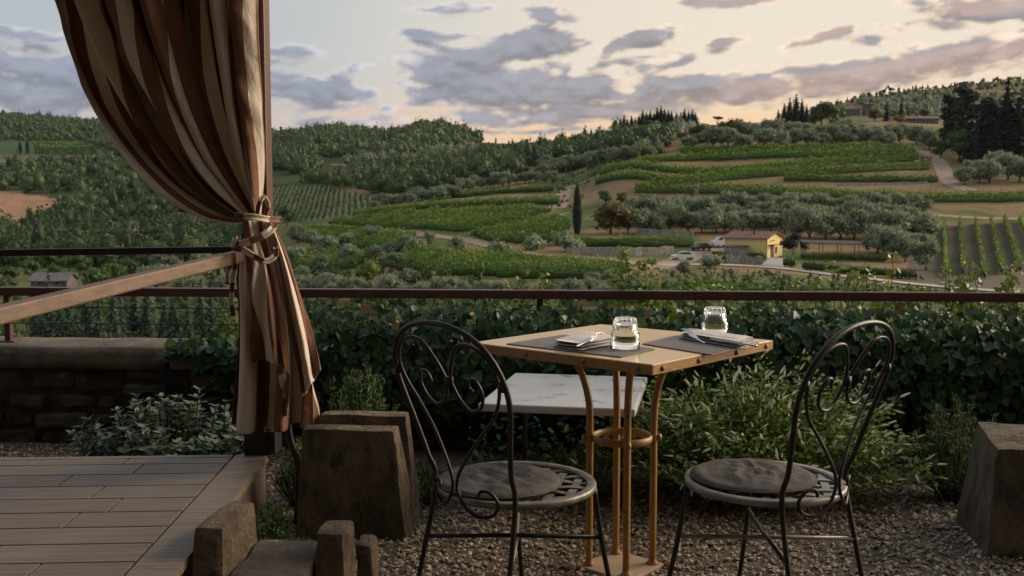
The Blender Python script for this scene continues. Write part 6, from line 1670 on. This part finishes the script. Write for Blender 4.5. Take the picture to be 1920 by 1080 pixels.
# --- flowering bush with pale spikes
def flower_bush(cx, cy, rx, ry, hz):
    root = empty('flowering_bush', (cx, cy, 0)); tag(root, 'wide green bush covered in pale flower spikes behind the table', 'bush')
    Ps, Ns, Ts, Ss, stems, sp = [], [], [], [], [], []
    for i in range(460):
        a = rng.random() * 6.28; q = math.sqrt(rng.random()); tx, ty = rx * q * math.cos(a), ry * q * math.sin(a)
        h = hz * math.sqrt(max(.03, 1 - .93 * q * q)) * rng.uniform(.62, 1.12) * (.72 + .56 * float(fbm2(np.array([tx * 5 + 3.0]), np.array([ty * 5 + 1.0]), 2)[0])); tx += .10 * rng.normal(); ty += .05 * rng.normal()
        tip = np.array([tx, ty, h]); C_ = catmull([(tx * .3, ty * .3, 0), (tx * .72, ty * .72, h * .6), tip], 6); stems.append(tube(C_, .0022, 3))
        dirn = tip - C_[-3]; dirn /= np.linalg.norm(dirn); dirn = dirn * .7 + np.array([tx, ty, 0]) * 1.0 + np.array([.25, 0, 0]) + rng.normal(0, .38, 3); dirn /= np.linalg.norm(dirn)
        sp.append((tip + dirn * .018, dirn, rng.uniform(.024, .042)))
        for k_ in range(1 if rng.random() < .35 else 0):
            c = C_[-4]; d = dirn + rng.normal(0, .6, 3); d /= np.linalg.norm(d); sp.append((c + d * .05, d, rng.uniform(.035, .055)))
        m = 46
        f = .35 + .63 * rng.random(m); idx = np.clip((f * (len(C_) - 1)).astype(int), 0, len(C_) - 1)
        b = rng.random(m) * 6.28; d = np.stack([np.cos(b), np.sin(b), rng.uniform(-.1, .7, m)], 1)
        Ps.append(C_[idx] + d * rng.uniform(.006, .05, (m, 1))); Ts.append(d); Ns.append(np.array([0, 0, 1.0]) + rng.normal(0, .5, (m, 3))); Ss.append(rng.uniform(.012, .028, m))
    P, N, T, S = map(np.concatenate, (Ps, Ns, Ts, Ss))
    V, F, r = inst((LANCE_V, LANCE_T), P, frames(N, T), np.stack([S * 1.5, S, S], 1)); tag(link('leaf_mass', mesh('leaf_mass', V, F, M_bush, rnd=r), root), kind='stuff')
    V, F = join(stems); tag(link('stem_mass', mesh('stem_mass', V, F, M_stem), root), kind='stuff')
    # a spike: stacked whorls of little pointed bracts, slightly nodding
    tm = []
    for v in range(3):
        PP, NN, TT = [], [], []
        for lv in range(9):
            f = lv / 8
            for k_ in range(5):
                b = k_ * 1.257 + lv * .63; rr = .085 * math.sin(math.pi * (.18 + .8 * f)) ** .8
                c = np.array([0, -.45 + .9 * f, 0]) + np.array([math.cos(b) * rr, 0, math.sin(b) * rr]) + np.array([.10 * f * f * (v - 1), 0, 0])
                d = np.array([math.cos(b) * .5, .9, math.sin(b) * .5]); PP.append(c); TT.append(d); NN.append([math.cos(b), -.3, math.sin(b)])
        V, F, r = inst(DIAMOND, np.array(PP), frames(np.array(NN, float), np.array(TT)), np.full(len(PP), .20), rng.random(len(PP)))
        tm.append((V, F, r))
    ms = [mesh('flower_spike', V, F, M_spike, rnd=r) for V, F, r in tm]
    for i, (c, d, L) in enumerate(sp[:290]):
        o = link('flower_spike', ms[i % 3], root)
        R = frames(rvec(1), d[None])[0]
        # keep the spike axis (local y) on d
        y_ = d; x_ = np.cross(y_, [.3, .2, .9]); x_ /= np.linalg.norm(x_); z_ = np.cross(x_, y_)
        o.matrix_local = Matrix.Translation(Vector(c)) @ Matrix(np.stack([x_, y_, z_], 1).tolist()).to_4x4() @ Matrix.Scale(float(L), 4)
    rest = sp[290:]
    if rest:
        pos = np.array([c for c, d, L in rest]); y_ = np.array([d for c, d, L in rest]); x_ = np.cross(y_, np.array([.3, .2, .9])); x_ /= np.linalg.norm(x_, axis=1)[:, None]; z_ = np.cross(x_, y_)
        V, F, r = inst((tm[0][0], tm[0][1]), pos, np.stack([x_, y_, z_], 2), np.array([L for c, d, L in rest])); tag(link('spike_mass', mesh('spike_mass', V, F, M_spike, rnd=r), root), kind='stuff')
c = at(1425, 900, 4.0)
flower_bush(c[0] + .0, 4.02, .66, .42, .52)
# ground herbs at the foot of the ivy
def herbs(px0, px1, y0, y1, n, label, hz):
    root = empty('ground_herbs', at((px0 + px1) / 2, 900, (y0 + y1) / 2)[:2] + (0,)); tag(root, label, 'herbs')
    Y = rng.uniform(y0, y1, n); X = np.array([at(px, 900, y)[0] for px, y in zip(rng.uniform(px0, px1, n), Y)]); Z = rng.random(n) ** 1.5 * hz
    P = np.stack([X, Y, Z + .01], 1)
    V, F, r = inst((LANCE_V, LANCE_T), P - np.array(root.location), frames(np.array([0, -.3, 1.0]) + rng.normal(0, .6, (n, 3)), rvec(n)), rng.uniform(.02, .05, n)); tag(link('leaf_mass', mesh('leaf_mass', V, F, M_ivy, rnd=r), root), kind='stuff')
    tag(root, kind='stuff')
herbs(880, 1120, 4.3, 4.75, 500, 'dim creeping leaves under the marble bench', .22)
herbs(1500, 1900, 4.2, 4.7, 700, 'dim creeping leaves at the foot of the ivy on the right', .14)
rosemary(-.83, 3.35, .06, .16, .16, 60, 'dark weeds in the gap beside the deck edge')
# --- gravel
def gravel():
    n = 36000
    Y = 2.25 + 2.2 * rng.random(n) ** 1.15; X = rng.uniform(-.80, 2.3, n)
    ok = ~((X < -.36) & (Y < 3.8) & (Y > 2.2) & (X < -.44) & (Y < 2.9)); ok &= ~((np.abs((X - TC[0]) * math.cos(TR) + (Y - TC[1]) * math.sin(TR)) < .11) & (np.abs(-(X - TC[0]) * math.sin(TR) + (Y - TC[1]) * math.cos(TR)) < .11)); X, Y = X[ok], Y[ok]; n = len(X)
    X2 = rng.uniform(-3.2, -.75, 9000); Y2 = rng.uniform(3.85, 4.9, 9000); X3 = rng.uniform(-.93, -.76, 2500); Y3 = rng.uniform(2.7, 4.0, 2500)
    X = np.concatenate([X, X2, X3]); Y = np.concatenate([Y, Y2, Y3]); n = len(X)
    TV = np.array([(1, 0, 0), (-.9, .15, .05), (.1, 1, 0), (-.15, -.95, 0), (.05, 0, .9), (0, .1, -.8), (.6, .55, .35), (-.5, -.5, .4)])
    TT = [(0, 6, 4), (6, 2, 4), (2, 1, 4), (1, 7, 4), (7, 3, 4), (3, 0, 4), (0, 2, 6), (3, 7, 1)]
    s = .0034 + .0075 * rng.random(n) ** 1.7
    R = frames(np.array([0, 0, 1.0]) + rng.normal(0, .45, (n, 3)), rvec(n))
    V, T, r = inst((TV, TT), np.stack([X, Y, s * .5 + rng.random(n) * .004], 1), R, np.stack([s * rng.uniform(.8, 1.6, n), s, s * .65], 1))
    m, t, b = new_mat('pebble')
    a = t.node('ShaderNodeAttribute', attribute_name='rnd').outputs['Fac']
    cr = t.node('ShaderNodeValToRGB'); t.l.new(a, cr.inputs[0])
    e = cr.color_ramp.elements; e[0].color = (.15, .115, .075, 1); e[1].color = (.58, .48, .35, 1)
    for p_, c_ in ((.4, (.28, .215, .145, 1)), (.7, (.36, .27, .18, 1)), (.88, (.42, .35, .26, 1))):
        q = e.new(p_); q.color = c_
    t.put(b.inputs['Base Color'], cr.outputs[0]); b.inputs['Roughness'].default_value = .8
    o = link('gravel', mesh('gravel', V, T, m, rnd=r)); tag(o, 'small brown and grey pebbles covering the terrace', 'gravel', kind='stuff')
gravel()
# ------------------------------------------------------------------ evening air
V, F = box(-3480, 3480, -40, 3480, -45, 330)
hz = link('haze', mesh('haze', V, F)); tag(hz, 'thin bluish evening haze over the valley', 'haze', kind='stuff')
hm_ = bpy.data.materials.new('evening_air'); hm_.use_nodes = True
ht = NT(hm_.node_tree); ht.n.clear()
pv = ht.node('ShaderNodeVolumePrincipled'); pv.inputs['Color'].default_value = (.80, .86, .95, 1); pv.inputs['Density'].default_value = .000022; pv.inputs['Anisotropy'].default_value = .2
ho = ht.node('ShaderNodeOutputMaterial'); ht.l.new(pv.outputs[0], ho.inputs['Volume'])
hz.data.materials.append(hm_)
